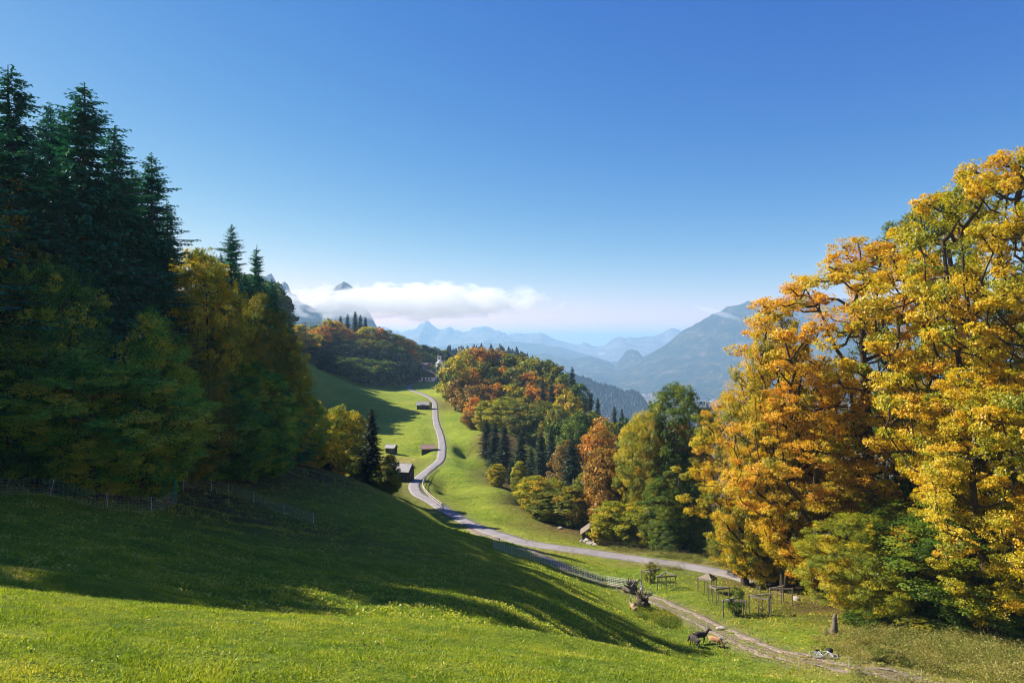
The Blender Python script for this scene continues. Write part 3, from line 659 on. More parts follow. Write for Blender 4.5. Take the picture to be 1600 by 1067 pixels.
tree('spruceB', 262, 84, 320, 146, 'spruce', 'shorter spruce leaning out just left of the golden tree', group=g)
tree('spruceA', 60, 80, 330, 243, 'spruce', 'spruce deep in the stand behind the left tree line', group=g)
tree('spruceB', 155, 84, 340, 243, 'spruce', 'spruce filling the gap deep in the left stand', group=g)
tree('spruceC', 362, 94, 356, 121, 'spruce', 'sparse spruce top directly right of the golden tree', group=g)
tree('spruceA', 401, 98, 388, 100, 'spruce', 'lone layered spruce top at the right end of the left tree line', group=g)
tree('spruceB', 345, 100, 400, 113, 'spruce', 'spruce hidden low between golden tree and sparse spruce', group=g)
tree('spruceC', 425, 103, 440, 96, 'spruce', 'short dark spruce behind the brown tree on the left slope', group=g)
tree('spruceB', 455, 100, 530, 88, 'spruce', 'dark narrow spruce at the right foot of the left forest', group=g)
tree('spruceB', 48, 62, 215, 190, 'spruce', 'shorter spruce between the tallest two on the left', group=g)
tree('spruceA', 152, 64, 262, 190, 'spruce', 'shorter spruce in front of the second tallest one', group=g)
tree('spruceC', 205, 70, 330, 180, 'spruce', 'low full spruce below the third tall spruce', group=g)
tree('spruceB', 100, 58, 330, 190, 'spruce', 'low spruce with hanging boughs in the middle of the left stand', group=g)
tree('spruceA', 255, 74, 400, 150, 'spruce', 'low spruce right behind the golden tree left flank', group=g)
tree('spruceC', 382, 92, 430, 90, 'spruce', 'fuller spruce below the two sparse spruce tops', group=g)
g = 'broadleaf trees of the left forest edge'
tree('nearB', 318, 78, 380, 135, 'yellowgreen', 'golden green broadleaf tree rising above the left forest edge', group=g)
tree('nearC', 365, 84, 440, 105, 'olive', 'olive brown tree right of the golden tree', group=g)
tree('nearB', 405, 90, 452, 90, 'olive', 'brownish tree below the lone layered spruce', group=g)
tree('nearC', 442, 98, 500, 80, 'yellowgreen', 'yellow tinged tree at the right shoulder of the left forest', group=g)
tree('nearA', 468, 104, 575, 80, 'beech', 'green tree sloping down to the meadow at the forest corner', group=g)
tree('nearC', 492, 108, 620, 60, 'yellowgreen', 'small bright green tree closing the corner of the left forest', group=g)
tree('nearA', 80, 54, 400, 200, 'beech', 'yellowish green beech spreading in front of the tallest spruce', group=g)
tree('nearB', 10, 50, 520, 200, 'beech', 'green beech at the left frame edge above the netting', group=g)
tree('nearA', 150, 51, 560, 260, 'beech', 'broad dark green beech hanging low over the left meadow', group=g)
tree('nearC', 235, 55, 470, 130, 'beech', 'leafy beech with pale upper sprays in front of dark spruces', group=g)
tree('nearA', 330, 72, 590, 150, 'beech', 'bushy green tree under the golden tree', group=g)
tree('nearB', 385, 78, 560, 120, 'beech', 'dull green tree left of the small bright one at the forest edge', group=g)
tree('nearA', 428, 86, 620, 110, 'beech', 'low green tree touching the meadow beside the forest corner', group=g)
tree('nearC', 285, 66, 520, 120, 'olive', 'dark olive tree between the beeches and the golden tree', group=g)
# trees outside the left frame edge that throw the long shadows over the meadow
g = 'trees beyond the left frame edge'
for i, (x, y, h, kd) in enumerate([(-46,36.5,28,'nearB'),(-58,37,30,'nearC'),(-44,43,28,'nearA'),(-52,41,29,'nearC'),(-50,51,31,'spruceB'),(-60,40,29,'nearA'),(-50,45,28,'nearA'),(-58,52,34,'spruceB'),(-46,52,30,'nearC'),(-72,52,30,'spruceC'),(-70,70,33,'spruceA'),(-84,62,30,'spruceB'),(-60,82,31,'spruceC'),(-78,88,33,'spruceA'),(-56,104,30,'spruceB'),(-68,120,30,'spruceC'),(-50,62,28,'nearA'),(-44,74,28,'nearB'),(-60,64,29,'nearC'),(-48,84,28,'nearA'),(-44,96,27,'nearB'),(-66,44,28,'spruceC')]):
    u = x/y*F+800; z = ground(x, y); v = 533.5-(z+h)/y*F
    tree(kd, u, y, v, (8.6 if 'spruce' in kd else 13)/y*F, 'spruce' if 'spruce' in kd else 'green', 'dark tree standing out of sight behind the left forest edge', group=g)
for i in range(34):
    if i < 20: y = 252+i*3.6+random.uniform(-2, 2); x = -84-.16*(y-150)-8*(i % 2)+random.uniform(-3, 3); h = random.uniform(30, 35)
    else: y = 320+(i-20)*9+random.uniform(-3, 3); x = -.375*y-3-9*(i % 2)+random.uniform(-3, 3); h = random.uniform(27, 31)
    z = ground(x, y); v = 533.5-(z+h)/y*F
    tree(random.choice(['farB', 'farC', 'farA']), x/y*F+800, y, v, 17/y*F, 'green', 'dark tree in the row hidden behind the left forest edge', group='trees hidden behind the left forest')
# shoulder trees beyond the near slope
g = 'trees on the shoulder by the road bend'
tree('spruceg', 508, 116, 650, 45, 'sprucewood_hillshade', 'dark spruce left of the bright yellow green pair by the bend', group=g)
tree('broadB', 530, 122, 628, 62, 'yellowgreen', 'bright yellow green tree above the crest of the near slope', group=g)
tree('broadC', 556, 126, 640, 50, 'yellowgreen', 'second yellow green tree left of the shoulder spruce', group=g)
tree('sprucef', 580, 114, 640, 58, 'sprucewood_hillshade', 'single dark spruce standing on the crest left of the huts', group=g)
tree('broadE', 570, 118, 690, 50, 'green', 'dark bush at the foot of the single spruce', group=g)
tree('broadE', 610, 112, 706, 34, 'olive', 'small yellowing tree in front of the lowest hut', group=g)
tree('broadE', 596, 113, 720, 36, 'green', 'low dark bush between single spruce and small yellowing tree', group=g)
tree('broadE', 488, 112, 660, 60, 'green', 'green bush where the forest meets the near slope', group=g)
# ------------------------------------------------------------------ hill behind the far meadow, left of the church
g = 'trees on the shaded hill left of the church'
Hh = [  # low crowns carry the hill's shade as darker leaf colour, top ones yellower
 ('farA',468,432,506,34,'yellowgreen','olive crown next to the utility pole on the far hill'),
 ('farC',492,452,508,34,'green','dark crown behind the golden one at the left of the far hill'),
 ('farB',458,415,520,34,'orange','orange crown half hidden behind the left forest corner'), # kind, u, Y, vtop, w, leaf, label
 ('farA',482,398,520,46,'yellowgreen','golden crown at the left end of the far hill'),
 ('farB',505,420,506,46,'orange','orange crown left of the conifer tips on the far hill'),
 ('farA',522,432,500,39,'maple','bright golden crown below the far hilltop conifers'),
 ('farC',512,425,498,32,'yellowgreen','olive crown on the skyline at the left of the far hill'),
 ('sprucef',532,452,494,21,'sprucewood_hillshade','left conifer tip on the far hilltop'),
 ('spruceg',543,452,491,21,'sprucewood_hillshade','second conifer tip on the far hilltop'),
 ('sprucef',555,455,487,22,'sprucewood_hillshade','tallest conifer tip on the far hilltop'),
 ('spruceg',563,453,492,20,'sprucewood_hillshade','conifer tip right of the tallest on the far hilltop'),
 ('sprucef',571,452,496,20,'sprucewood_hillshade','rightmost conifer tip on the far hilltop'),
 ('farB',545,436,514,41,'orange','rust orange crown under the conifer tips'),
 ('farA',575,442,509,41,'yellowgreen','yellowish crown right of the conifer tips'),
 ('farC',592,448,511,34,'orange','small orange crown on the sloping skyline of the far hill'),
 ('farB',606,450,516,37,'olive','olive crown on the sloping skyline of the far hill'),
 ('farA',622,456,522,37,'olive','olive brown crown above the shaded slope'),
 ('farA',634,462,529,34,'rust','reddish crown near the farmhouse end of the far hill'),
 ('farC',640,452,545,39,'orange','orange tinted tree closest to the farmhouse'),
 ('farB',560,425,528,46,'olive','dull crown midway up the shaded hill'),
 ('farA',590,432,530,46,'olive','broad dull crown under the sloping skyline'),
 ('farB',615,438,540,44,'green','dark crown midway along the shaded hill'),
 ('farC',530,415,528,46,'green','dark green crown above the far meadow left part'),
 ('farA',498,400,540,51,'sprucewood_hillshade','dark crown low at the left of the far hill'),
 ('sprucef',505,378,530,32,'sprucewood_hillshade','dark spruce standing low in front of the far hill'),
 ('spruceg',516,380,545,29,'sprucewood_hillshade','second dark spruce low in front of the far hill'),
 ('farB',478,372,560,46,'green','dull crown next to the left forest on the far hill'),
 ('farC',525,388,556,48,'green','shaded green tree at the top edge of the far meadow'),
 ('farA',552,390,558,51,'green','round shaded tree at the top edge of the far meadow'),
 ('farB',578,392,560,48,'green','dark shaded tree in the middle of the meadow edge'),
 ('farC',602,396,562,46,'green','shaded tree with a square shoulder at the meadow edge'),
 ('farA',624,402,564,44,'sprucewood_hillshade','shaded tree above the bend of the far road'),
 ('farB',642,414,566,37,'sprucewood_hillshade','dark shaded tree beside the farm track'),
 ('farC',500,372,575,41,'sprucewood_hillshade','dull low tree at the left edge of the far meadow'),
 ('farA',560,412,540,51,'sprucewood_hillshade','second dull crown midway up the shaded hill'),
 ('farC',600,416,548,46,'sprucewood_hillshade','third dull crown midway up the shaded hill'),
 ('farB',628,424,552,41,'sprucewood_hillshade','rounded dull crown above the far road bend'),
 ('farA',660,520,538,34,'sprucewood_hillshade','green crown behind the farmhouse roof'),
 ('farB',645,500,538,34,'green','dull crown behind the left gable of the farm'),
 ('farC',675,540,542,32,'green','green crown behind the church tower left side'),
 ('farA',692,540,546,30,'green','green crown behind the church tower right side'),
 ('farB',668,500,552,28,'green','dark crown between farm roof and church'),
 ('sprucef',700,520,548,19,'sprucewood_hillshade','spruce right behind the church'),]
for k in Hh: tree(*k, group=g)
tree('farC', 671, 448, 567, 9, 'maple_gold', 'small bright yellow tree between the farmhouse and the church')
tree('farC', 646, 446, 565, 9, 'maple_gold', 'small pale yellow tree left of the farmhouse roof')
tree('farC', 686.5, 452, 567, 8, 'green', 'narrow dark tree in front of the white church wall')
# ------------------------------------------------------------------ autumn wood right of the road
g = 'trees of the autumn wood right of the road'
Wd = [
 ('broadB',985,140,668,60,'green','green crown behind the rust and green tree'),
 ('broadA',1004,128,655,50,'olive','olive crown just left of the tall dark maple top'),
 ('sprucef',968,150,664,40,'sprucewood_hillshade','dark spruce between the vivid orange tree and the rust ones'),
 ('farA',915,214,640,62,'olive','olive crown below the twin spruces at the right end of the wood'),
 ('farB',944,204,650,62,'orange','amber crown under the small spruces against the blue hillside'),
 ('farC',974,192,654,58,'green','dark green crown left of the yellow green tree flank'),
 ('farA',996,176,652,50,'yellowgreen','pale green crown glimpsed beside the dark maple'),
 ('farA',711,292,556,50,'yellowgreen','tall free standing yellow green tree beside the far road'),
 ('farB',728,318,544,42,'yellowgreen','yellow green crown on the left brow of the autumn wood'),
 ('farA',745,335,541,45,'orange','orange crown on the left brow of the autumn wood'),
 ('farC',762,340,545,42,'orange','deep orange crown on the skyline of the autumn wood'),
 ('farB',780,340,546,45,'orange','reddish orange crown at the top of the autumn wood'),
 ('farA',798,338,551,45,'olive','olive crown on the skyline of the autumn wood'),
 ('farC',815,335,553,42,'olive','dull green crown on the skyline of the autumn wood'),
 ('farB',832,330,556,45,'yellowgreen','yellowish crown right of the skyline centre of the wood'),
 ('farA',850,324,560,42,'olive','olive crown where the skyline of the wood begins to fall'),
 ('sprucef',858,330,562,20,'sprucewood_hillshade','small spruce tip on the falling skyline of the wood'),
 ('farC',868,318,568,42,'olive','dark olive crown on the falling skyline of the wood'),
 ('spruceg',894,298,574,29,'sprucewood_hillshade','dark spruce top breaking the right skyline of the wood'),
 ('farB',884,306,582,38,'green','green crown left of the skyline spruce'),
 ('farA',905,292,598,38,'green','dark green crown right of the skyline spruce'),
 ('farC',735,300,575,45,'orange','orange tree behind the free standing tree'),
 ('farA',722,285,590,42,'rust','rust brown tree right of the free standing tree'),
 ('farB',758,310,565,48,'olive','greenish brown crown high in the left of the wood'),
 ('farC',785,312,572,45,'orange','orange crown high in the middle of the wood'),
 ('farA',806,308,572,45,'olive','brown green crown high in the middle of the wood'),
 ('farB',830,305,580,45,'orange','amber crown high in the right of the wood'),
 ('farC',852,300,585,40,'olive','shaded crown high in the right of the wood'),
 ('farA',872,292,598,42,'orange','golden orange crown below the skyline spruce'),
 ('farA',740,270,600,42,'rust','rusty crown left and low in the wood'),
 ('farB',757,280,600,38,'orange','bright orange crown left and low in the wood'),
 ('farC',776,285,598,38,'orange','fiery orange crown in the heart of the wood'),
 ('farB',800,285,598,48,'yellowgreen','yellow brown crown in the heart of the wood'),
 ('farA',838,280,605,42,'orange','deep orange crown in the right of the wood'),
 ('sprucef',862,272,600,34,'sprucewood_hillshade','dark spruce within the right of the wood'),
 ('spruceg',848,276,592,29,'sprucewood_hillshade','spruce behind the deep orange crown'),
 ('farB',885,265,608,40,'maple','golden crown near the right spruces of the wood'),
 ('farC',900,262,622,40,'yellowgreen','yellow green crown near the right spruces of the wood'),
 ('spruceg',922,245,618,32,'sprucewood_hillshade','tall dark spruce at the right end of the wood'),
 ('sprucef',934,240,622,29,'sprucewood_hillshade','twin dark spruce at the right end of the wood'),
 ('sprucef',960,235,636,29,'sprucewood_hillshade','left of the small spruces against the blue hillside'),
 ('spruceg',972,232,640,26,'sprucewood_hillshade','right of the small spruces against the blue hillside'),
 ('farC',742,248,618,35,'orange','orange bush tree above the light green one'),
 ('broadE',757,238,622,35,'yellowgreen','light yellow green round tree at the meadow edge'),
 ('broadC',738,244,640,32,'rust','brown tree left of the light green round tree'),
 ('broadA',790,232,618,65,'yellowgreen','large amber green tree in the left front of the wood'),
 ('broadD',815,225,628,58,'olive','large olive tree in the left front of the wood'),
 ('broadB',845,222,622,62,'olive','brown green tree in the middle of the wood'),
 ('broadA',872,215,630,55,'olive','shaded olive tree right of the middle of the wood'),
 ('broadC',905,205,640,55,'green','dark green tree low in the right of the wood'),
 ('farC',820,250,618,42,'olive','crown between amber and olive trees in the wood'),
 ('farA',858,245,628,38,'yellowgreen','yellowish small crown in the middle right of the wood'),
 ('sprucef',760,200,655,34,'sprucewood_hillshade','first young spruce along the meadow edge, leftmost of the row'),
 ('spruceg',773,192,660,43,'sprucewood_hillshade','second young spruce along the meadow edge'),
 ('sprucef',788,188,664,43,'sprucewood_hillshade','third young spruce along the meadow edge'),
 ('spruceg',814,176,676,49,'sprucewood_hillshade','pointed spruce right of the young spruce pair'),
 ('sprucef',845,168,676,46,'sprucewood_hillshade','pale green pointed spruce in the middle of the edge'),
 ('spruceg',861,175,668,40,'sprucewood_hillshade','spruce behind the pale green pointed one'),
 ('spruceg',830,172,700,37,'sprucewood_hillshade','low dark spruce between the pointed spruces'),
 ('broadC',935,160,660,70,'orange','vivid orange tree above the shaded gully'),
 ('broadB',950,178,652,55,'olive','olive tree behind the vivid orange one'),
 ('broadA',885,155,684,55,'rust','orange brown tree behind the dark gully spruce'),
 ('spruceg',893,148,684,63,'sprucewood_hillshade','large dark spruce in the gully below the orange trees'),
 ('spruceg',912,150,720,37,'sprucewood_hillshade','small dark spruce beside the gully'),
 ('farA',870,190,655,50,'green','dark green crown deep in the gully'),
 ('broadD',900,185,655,62,'green','shaded crown under the right end of the wood'),
 ('broadE',777,152,722,30,'maple_gold','small golden bush at the foot of the young spruces'),
 ('broadE',812,146,716,25,'yellowgreen','narrow yellow bush before the pointed spruce'),
 ('spruceg',800,160,720,34,'sprucewood_hillshade','small dark spruce behind the narrow yellow bush'),
 ('broadB',838,122,740,60,'yellowgreen','yellow tree at the lower corner of the far pasture'),
 ('broadE',855,118,765,55,'olive','olive bush under the yellow corner tree'),
 ('broadC',868,128,745,42,'yellowgreen','golden crown right of the yellow corner tree'),
 ('broadE',893,116,755,58,'olive','green and rust bush left of the small gabled shed'),
 ('broadE',905,124,760,50,'green','shaded green tree behind the small gabled shed'),
 ('broadC',915,132,735,45,'olive','olive crown behind the gabled shed'),
 ('broadE',948,112,690,65,'rust','tall rust orange tree above the gabled shed'),
 ('broadE',938,118,705,50,'rust','second rust tree just left of the tall one'),
 ('broadE',985,112,725,75,'rust','rust and green tree left of the tall dark maple'),
 ('broadB',960,104,780,70,'yellowgreen','yellow green tree right of the gabled shed'),
 ('broadE',940,103,800,40,'yellowgreen','small yellow green bush leaning over the boulders'),
 ('broadB',1000,102,780,75,'yellowgreen','low yellow green tree at the foot of the rust tree'),]
for k in Wd: tree(*k, group=g)
g = 'tall trees in the centre right by the road'
tree('nearR', 1052, 106, 590, 112, 'green', 'tall dark green maple with a broad rounded top', group=g)
tree('nearR', 1010, 107, 636, 84, 'yellowgreen', 'yellow green tree on the left flank of the tall dark maple', group=g)
tree('nearC', 1022, 103, 640, 60, 'olive', 'olive tree directly in front of the tall dark maple', group=g)
tree('nearB', 1060, 104, 650, 70, 'orange', 'orange patched crown on the front of the tall dark maple', group=g)
tree('nearA', 1070, 101, 700, 86, 'green', 'deep green tree under the tall dark maple, right side', group=g)
tree('nearC', 1030, 99, 740, 80, 'green', 'grey green leafy tree below the tall dark maple', group=g)
tree('nearA', 1048, 95, 808, 50, 'green', 'low green bush by the road under the tall dark maple', group=g)
tree('nearC', 1090, 100, 760, 60, 'green', 'shaded tree between the dark maple and the big golden maples', group=g)
tree('nearA', 1105, 118, 640, 60, 'rust', 'rust crown half hidden behind the golden maples', group=g)
# ------------------------------------------------------------------ golden maples on the right
g = 'golden maples on the right'
tree('mapleA', 1365, 72, 358, 400, 'maple', 'wide orange gold maple with dark limbs, leftmost tall one of the right group', group=g, rz=.3)
tree('mapleC', 1190, 74, 560, 190, 'maple_gold', 'rounded golden maple at the left end of the right group', group=g, rz=2)
tree('mapleC', 1160, 78, 600, 140, 'maple', 'orange tipped maple crown bordering the dark gully', group=g, rz=4)
tree('mapleD', 1222, 70, 478, 130, 'maple', 'thin open maple with bare branches at the left of the right group', group=g, rz=1)
tree('mapleC', 1285, 66, 560, 230, 'maple', 'lower orange maple in front of the wide dark limbed one', group=g, rz=5)
tree('mapleB', 1480, 80, 278, 260, 'maple_green', 'tall green maple behind the two golden ones, against the sky', group=g, rz=1.2)
tree('mapleB', 1580, 56, 205, 380, 'maple_gold', 'tallest golden maple cut by the right frame edge', group=g, rz=.6)
tree('mapleA', 1660, 50, 260, 420, 'maple_gold', 'golden maple mostly outside the right frame edge', group=g, rz=2.5)
tree('mapleC', 1545, 50, 560, 260, 'maple_gold', 'bright yellow maple crown low at the right frame edge', group=g, rz=3.4)
tree('nearA', 1440, 58, 790, 230, 'olive', 'olive green understorey tree beneath the golden maples', group=g)
tree('nearA', 1352, 57, 800, 150, 'yellowgreen', 'low green gold tree beside the old stump', group=g)
tree('nearB', 1500, 56, 780, 260, 'green', 'shaded green tree under the tallest golden maple', group=g)
tree('nearA', 1600, 53, 850, 200, 'green', 'low green tree in the bottom right corner', group=g)
tree('nearB', 1400, 78, 600, 220, 'green', 'dark green tree filling the gap behind the golden maples', group=g)
tree('nearC', 1520, 75, 620, 200, 'green', 'shaded tree deep behind the tallest golden maple', group=g)
tree('nearC', 1190, 82, 800, 130, 'olive', 'olive green tree hiding the end of the road', group=g)
tree('nearC', 1285, 74, 780, 110, 'yellowgreen', 'yellow green tree right of the end of the road', group=g)

# ------------------------------------------------------------------ village, church, huts
def gable(name, p, rz, w, d, hw, hr, wall_mat, roof_mat, label, cat, group=None, over=.35, thick=.12, ridge='x', lower=None, openings=(), chimneys=()):
    """ridge along local x; the front is local -y.  openings: (part name, x, z, w, h, side) side f=front, r=right, l=left"""
    e = empty(name, p, rz, label, cat, group)
    base = .6
    m = MB()
    pts_ = [(-w/2, -d/2, -base), (-w/2, d/2, -base), (-w/2, d/2, hw), (-w/2, 0, hw+hr), (-w/2, -d/2, hw)]
    m.prism(pts_, (w, 0, 0)); m.build('wall', wall_mat, e)
    if lower:
        hl, lm = lower; m = MB(); m.box((0, 0, hl/2-.3), (w+.06, d+.06, hl+.6)); m.build('plastered_wall', lm, e)
    sl_ = math.atan2(hr, d/2); L_ = math.hypot(hr, d/2)+over
    rf = MB()
    for s_ in (-1, 1):
        cy = s_*(d/4+over/2*math.cos(sl_)); cz = hw+hr/2-over/2*math.sin(sl_)+thick*.75
        rf.box((0, cy, cz), (w+2*over, L_+.06, thick), rx=-s_*sl_)
    rf.box((0, 0, hw+hr+thick*1.05), (w+2*over+.04, .22, .10))
    r = rf.build('roof', roof_mat, e)
    for cx, cy, ch in chimneys:
        c = MB(); c.box((cx, cy, hw+hr+.2), (.7, .7, ch*2)); c.box((cx, cy, hw+hr+.2+ch), (.9, .9, .12)); c.build('chimney', white_wall, r)
    for (nm, ox, oz, ow, oh, side) in openings:
        o = MB(); f = MB()
        t = .06 if not lower else .09
        if side == 'f': c, sz, fs = (ox, -d/2-t+.03, oz), (ow, .10, oh), 'x'
        else: sg = 1 if side == 'r' else -1; c, sz, fs = (sg*(w/2+t-.03), ox, oz), (.10, ow, oh), 'y'
        o.box(c, sz); a = o.build(nm, dark_glass if nm == 'window' else wood_dark, e)
        bt = .10
        for k in (-1, 1):
            if fs == 'x': f.box((c[0]+k*(ow/2+bt/2), c[1]-.02, c[2]), (bt, .12, oh+2*bt)); f.box((c[0], c[1]-.02, c[2]+k*(oh/2+bt/2)), (ow-.002, .12, bt-.002))
            else: f.box((c[0]+sg*.02, c[1]+k*(ow/2+bt/2), c[2]), (.12, bt, oh+2*bt)); f.box((c[0]+sg*.02, c[1], c[2]+k*(oh/2+bt/2)), (.12, ow-.002, bt-.002))
        f.build('frame', wood_grey, a)
    return e
def low(u, Y, r=2.5):
    p = at(u, Y); p.z = min(ground(p.x+a*r, p.y+b*r) for a in (-1, 0, 1) for b in (-1, 0, 1))+.1; return p
g = 'small hay huts beside the road'
gable('hay_hut', low(668.5, 203), .12, 3.7, 3.2, 2.0, .9, wood_dark, roof_red, 'dark hay hut with sunlit pinkish tin roof close beside the road', 'hut', g, openings=[('door', .6, 1.0, 1.0, 1.7, 'f')])
gable('hay_hut', low(611.5, 200), -.25, 2.5, 2.6, 2.1, .7, wood_dark, roof_grey, 'narrow dark hut with pale roof, left of the pink roofed hut', 'hut', g, openings=[('door', -.3, 1.0, .8, 1.7, 'f'), ('window', .9, 1.4, .4, .6, 'f')])
gable('hay_hut', low(622, 153), -.2, 6.0, 4.2, 2.5, 1.3, wood_dark, roof_grey, 'weathered hut half hidden by trees at the sharp road bend', 'hut', g, openings=[('door', .3, 1.1, 1.2, 1.9, 'r'), ('window', 1.8, 1.4, .7, .6, 'f')])
gable('hay_hut', low(661, 298), .05, 5.0, 4.0, 2.0, 1.3, wood_dark, roof_grey, 'shaded barn below the village on the left of the road', 'hut', g, openings=[('door', 0, 1.2, 1.8, 2.0, 'f')])
gable('gabled_shed', low(921, 105.5, 1), PI/2-.12, 2.6, 2.2, 1.2, .8, wood_dark, wood_grey, 'small gabled shed under the autumn trees above the pale boulders', 'shed', over=.3, openings=[('door', 0, .7, .9, 1.2, 'l')])
gable('farmhouse', low(664, 432, 5), PI/2+.12, 14, 12, 4.2, 2.7, wood_dark, roof_red, 'dark timber farmhouse with whitewashed ground floor facing the road', 'farmhouse', 'farmhouses of the hamlet', over=1.0, thick=.25, lower=(2.3, white_wall),
      openings=[('window', -3.5, 1.2, .9, 1.1, 'l'), ('window', -1.4, 1.2, .9, 1.1, 'l'), ('door', .6, .9, 1.1, 2.0, 'l'), ('window', 2.8, 1.2, .9, 1.1, 'l'), ('window', 4.6, 1.2, .9, 1.1, 'l'), ('window', -2, 4.2, .9, 1.1, 'l'), ('window', 2, 4.2, .9, 1.1, 'l')], chimneys=[(2, 1, 1.0)])
gable('farmhouse', low(661, 462, 5), -.06, 10.5, 10, 5.6, 2.9, white_wall, roof_red, 'farmhouse with long brownish red roof behind the timber one', 'farmhouse', 'farmhouses of the hamlet', over=.8, thick=.25, openings=[('window', -2.5, 4, .9, 1.1, 'f'), ('window', 0, 4, .9, 1.1, 'f'), ('window', 2.5, 4, .9, 1.1, 'f')], chimneys=[(-2, -.5, .9)])
gable('low_annex', low(682, 436, 3), .0, 6.5, 4, 1.9, .9, white_wall, roof_grey, 'low white annex between the timber farmhouse and the church', 'annex', over=.4, openings=[('window', -1.5, 1.1, .8, .7, 'f'), ('door', 1, .9, .9, 1.7, 'f')])
def church():
    p = low(688, 486, 3); p.z = (533.5-589)/F*486
    e = empty('church', p, .1, 'small white church with dark onion topped tower behind the hamlet', 'church')
    def ring(r, z, n=8, off=(0, 0)): return [(off[0]+r*math.cos(2*PI*(k+.5)/n), off[1]+r*math.sin(2*PI*(k+.5)/n), z) for k in range(n)]
    m = MB(); m.prism(ring(3.5, -1.5), (0, 0, 11.3)); m.box((0, 6, 4.2), (6.2, 11, 11.2)); m.build('nave_wall', white_wall, e)
    m = MB(); a = [m.bm.verts.new(v) for v in ring(3.9, 9.75)]; b = [m.bm.verts.new(v) for v in ring(.5, 12.6)]
    for k in range(8): m.bm.faces.new((a[k], a[(k+1) % 8], b[(k+1) % 8], b[k]))
    m.bm.faces.new(b); m.bm.faces.new(a[::-1])
    m.prism([(-3.4, 2.5, 9.82), (3.4, 2.5, 9.82), (0, 2.5, 13.0)], (0, 9.4, 0)); m.build('nave_roof', roof_grey, e)
    m = MB(); m.box((-.8, 4.2, 8.2), (2.9, 2.9, 13.6)); t = m.build('tower', white_wall, e)
    m = MB(); m.box((-.8, 4.2, 15.1), (3.3, 3.3, .25))
    prof = [(1.65, 15.2), (1.55, 15.6), (1.1, 16.1), (.75, 16.5), (.95, 17.0), (1.0, 17.5), (.7, 18.1), (.25, 18.7), (.07, 19.4), (.04, 20.6)]; R_ = []
    for r, z in prof: R_.append([m.bm.verts.new(v) for v in ring(r, z, 10, (-.8, 4.2))])
    for A, B in zip(R_, R_[1:]):
        for k in range(10): m.bm.faces.new((A[k], A[(k+1) % 10], B[(k+1) % 10], B[k]))
    m.build('onion_dome', simple('dark_shingle', (.05, .04, .045), (.03, .025, .03), 1, .9, .1), e)
    for x in (-.8,):
        m = MB(); m.box((x, 2.72, 13.2), (.8, .12, 1.5)); m.box((x-1.48, 4.2, 13.2), (.12, .8, 1.5)); m.build('belfry_opening', dark_glass, t)
    for k in (4, 5, 6):
        aa = 2*PI*(k+.0)/8+PI/8*0; m = MB(); r = 3.5*math.cos(PI/8)+.03; m.box((r*math.cos(2*PI*k/8), r*math.sin(2*PI*k/8), 6.3), (.12, .8, 2.6), rz=2*PI*k/8); m.build('window', dark_glass, e)
church()
def pole(u, Y, h, label):
    e = empty('utility_pole', at(u, Y), 0, label, 'pole')
    m = MB(); m.tube([(0, 0, -.5), (0, 0, h)], .16, 7, .10); m.build('mast', wood_grey, e)
    m = MB(); m.box((0, 0, h-.8), (2.4, .14, .14)); m.box((0, 0, h-1.9), (1.8, .14, .14)); m.build('cross_arm', wood_grey, e)
pole(477, 300, 26, 'thin utility pole against the hazy hillside at the left of the far hill')

# ------------------------------------------------------------------ rail fence at the bend
def rail_fence():
    P = [at(u, Y) for u, Y in ((678.3,170),(670,163),(663,155),(658.5,148),(657,141.5),(660.5,136),(667.5,131),(676,127),(684,123.5),(689,120))]
    P = [p+Vector((.55, 0, 0)) for p in P]
    e = empty('rail_fence', P[4], 0, 'pale wooden rail fence curving round the outside of the road bend', 'fence')
    o = P[4]
    line = polyline(P, 1.0); acc = 0; last = None; posts = []
    for q in line:
        q = Vector(q); q.z = ground(q.x, q.y)
        if last is None or (q-last).length > 2.2: posts.append(q.copy()); last = q.copy()
    for q in posts:
        m = MB(); m.box(q-o+Vector((0, 0, .45)), (.12, .12, 1.3), bev=.01); m.build('post', wood_pale, e)
    for hz in (.55, .98):
        m = MB()
        for a, b in zip(posts, posts[1:]): m.tube([a-o+Vector((-.09, 0, hz)), b-o+Vector((-.09, 0, hz))], .065, 6)
        m.build('rail', wood_pale, e)
rail_fence()
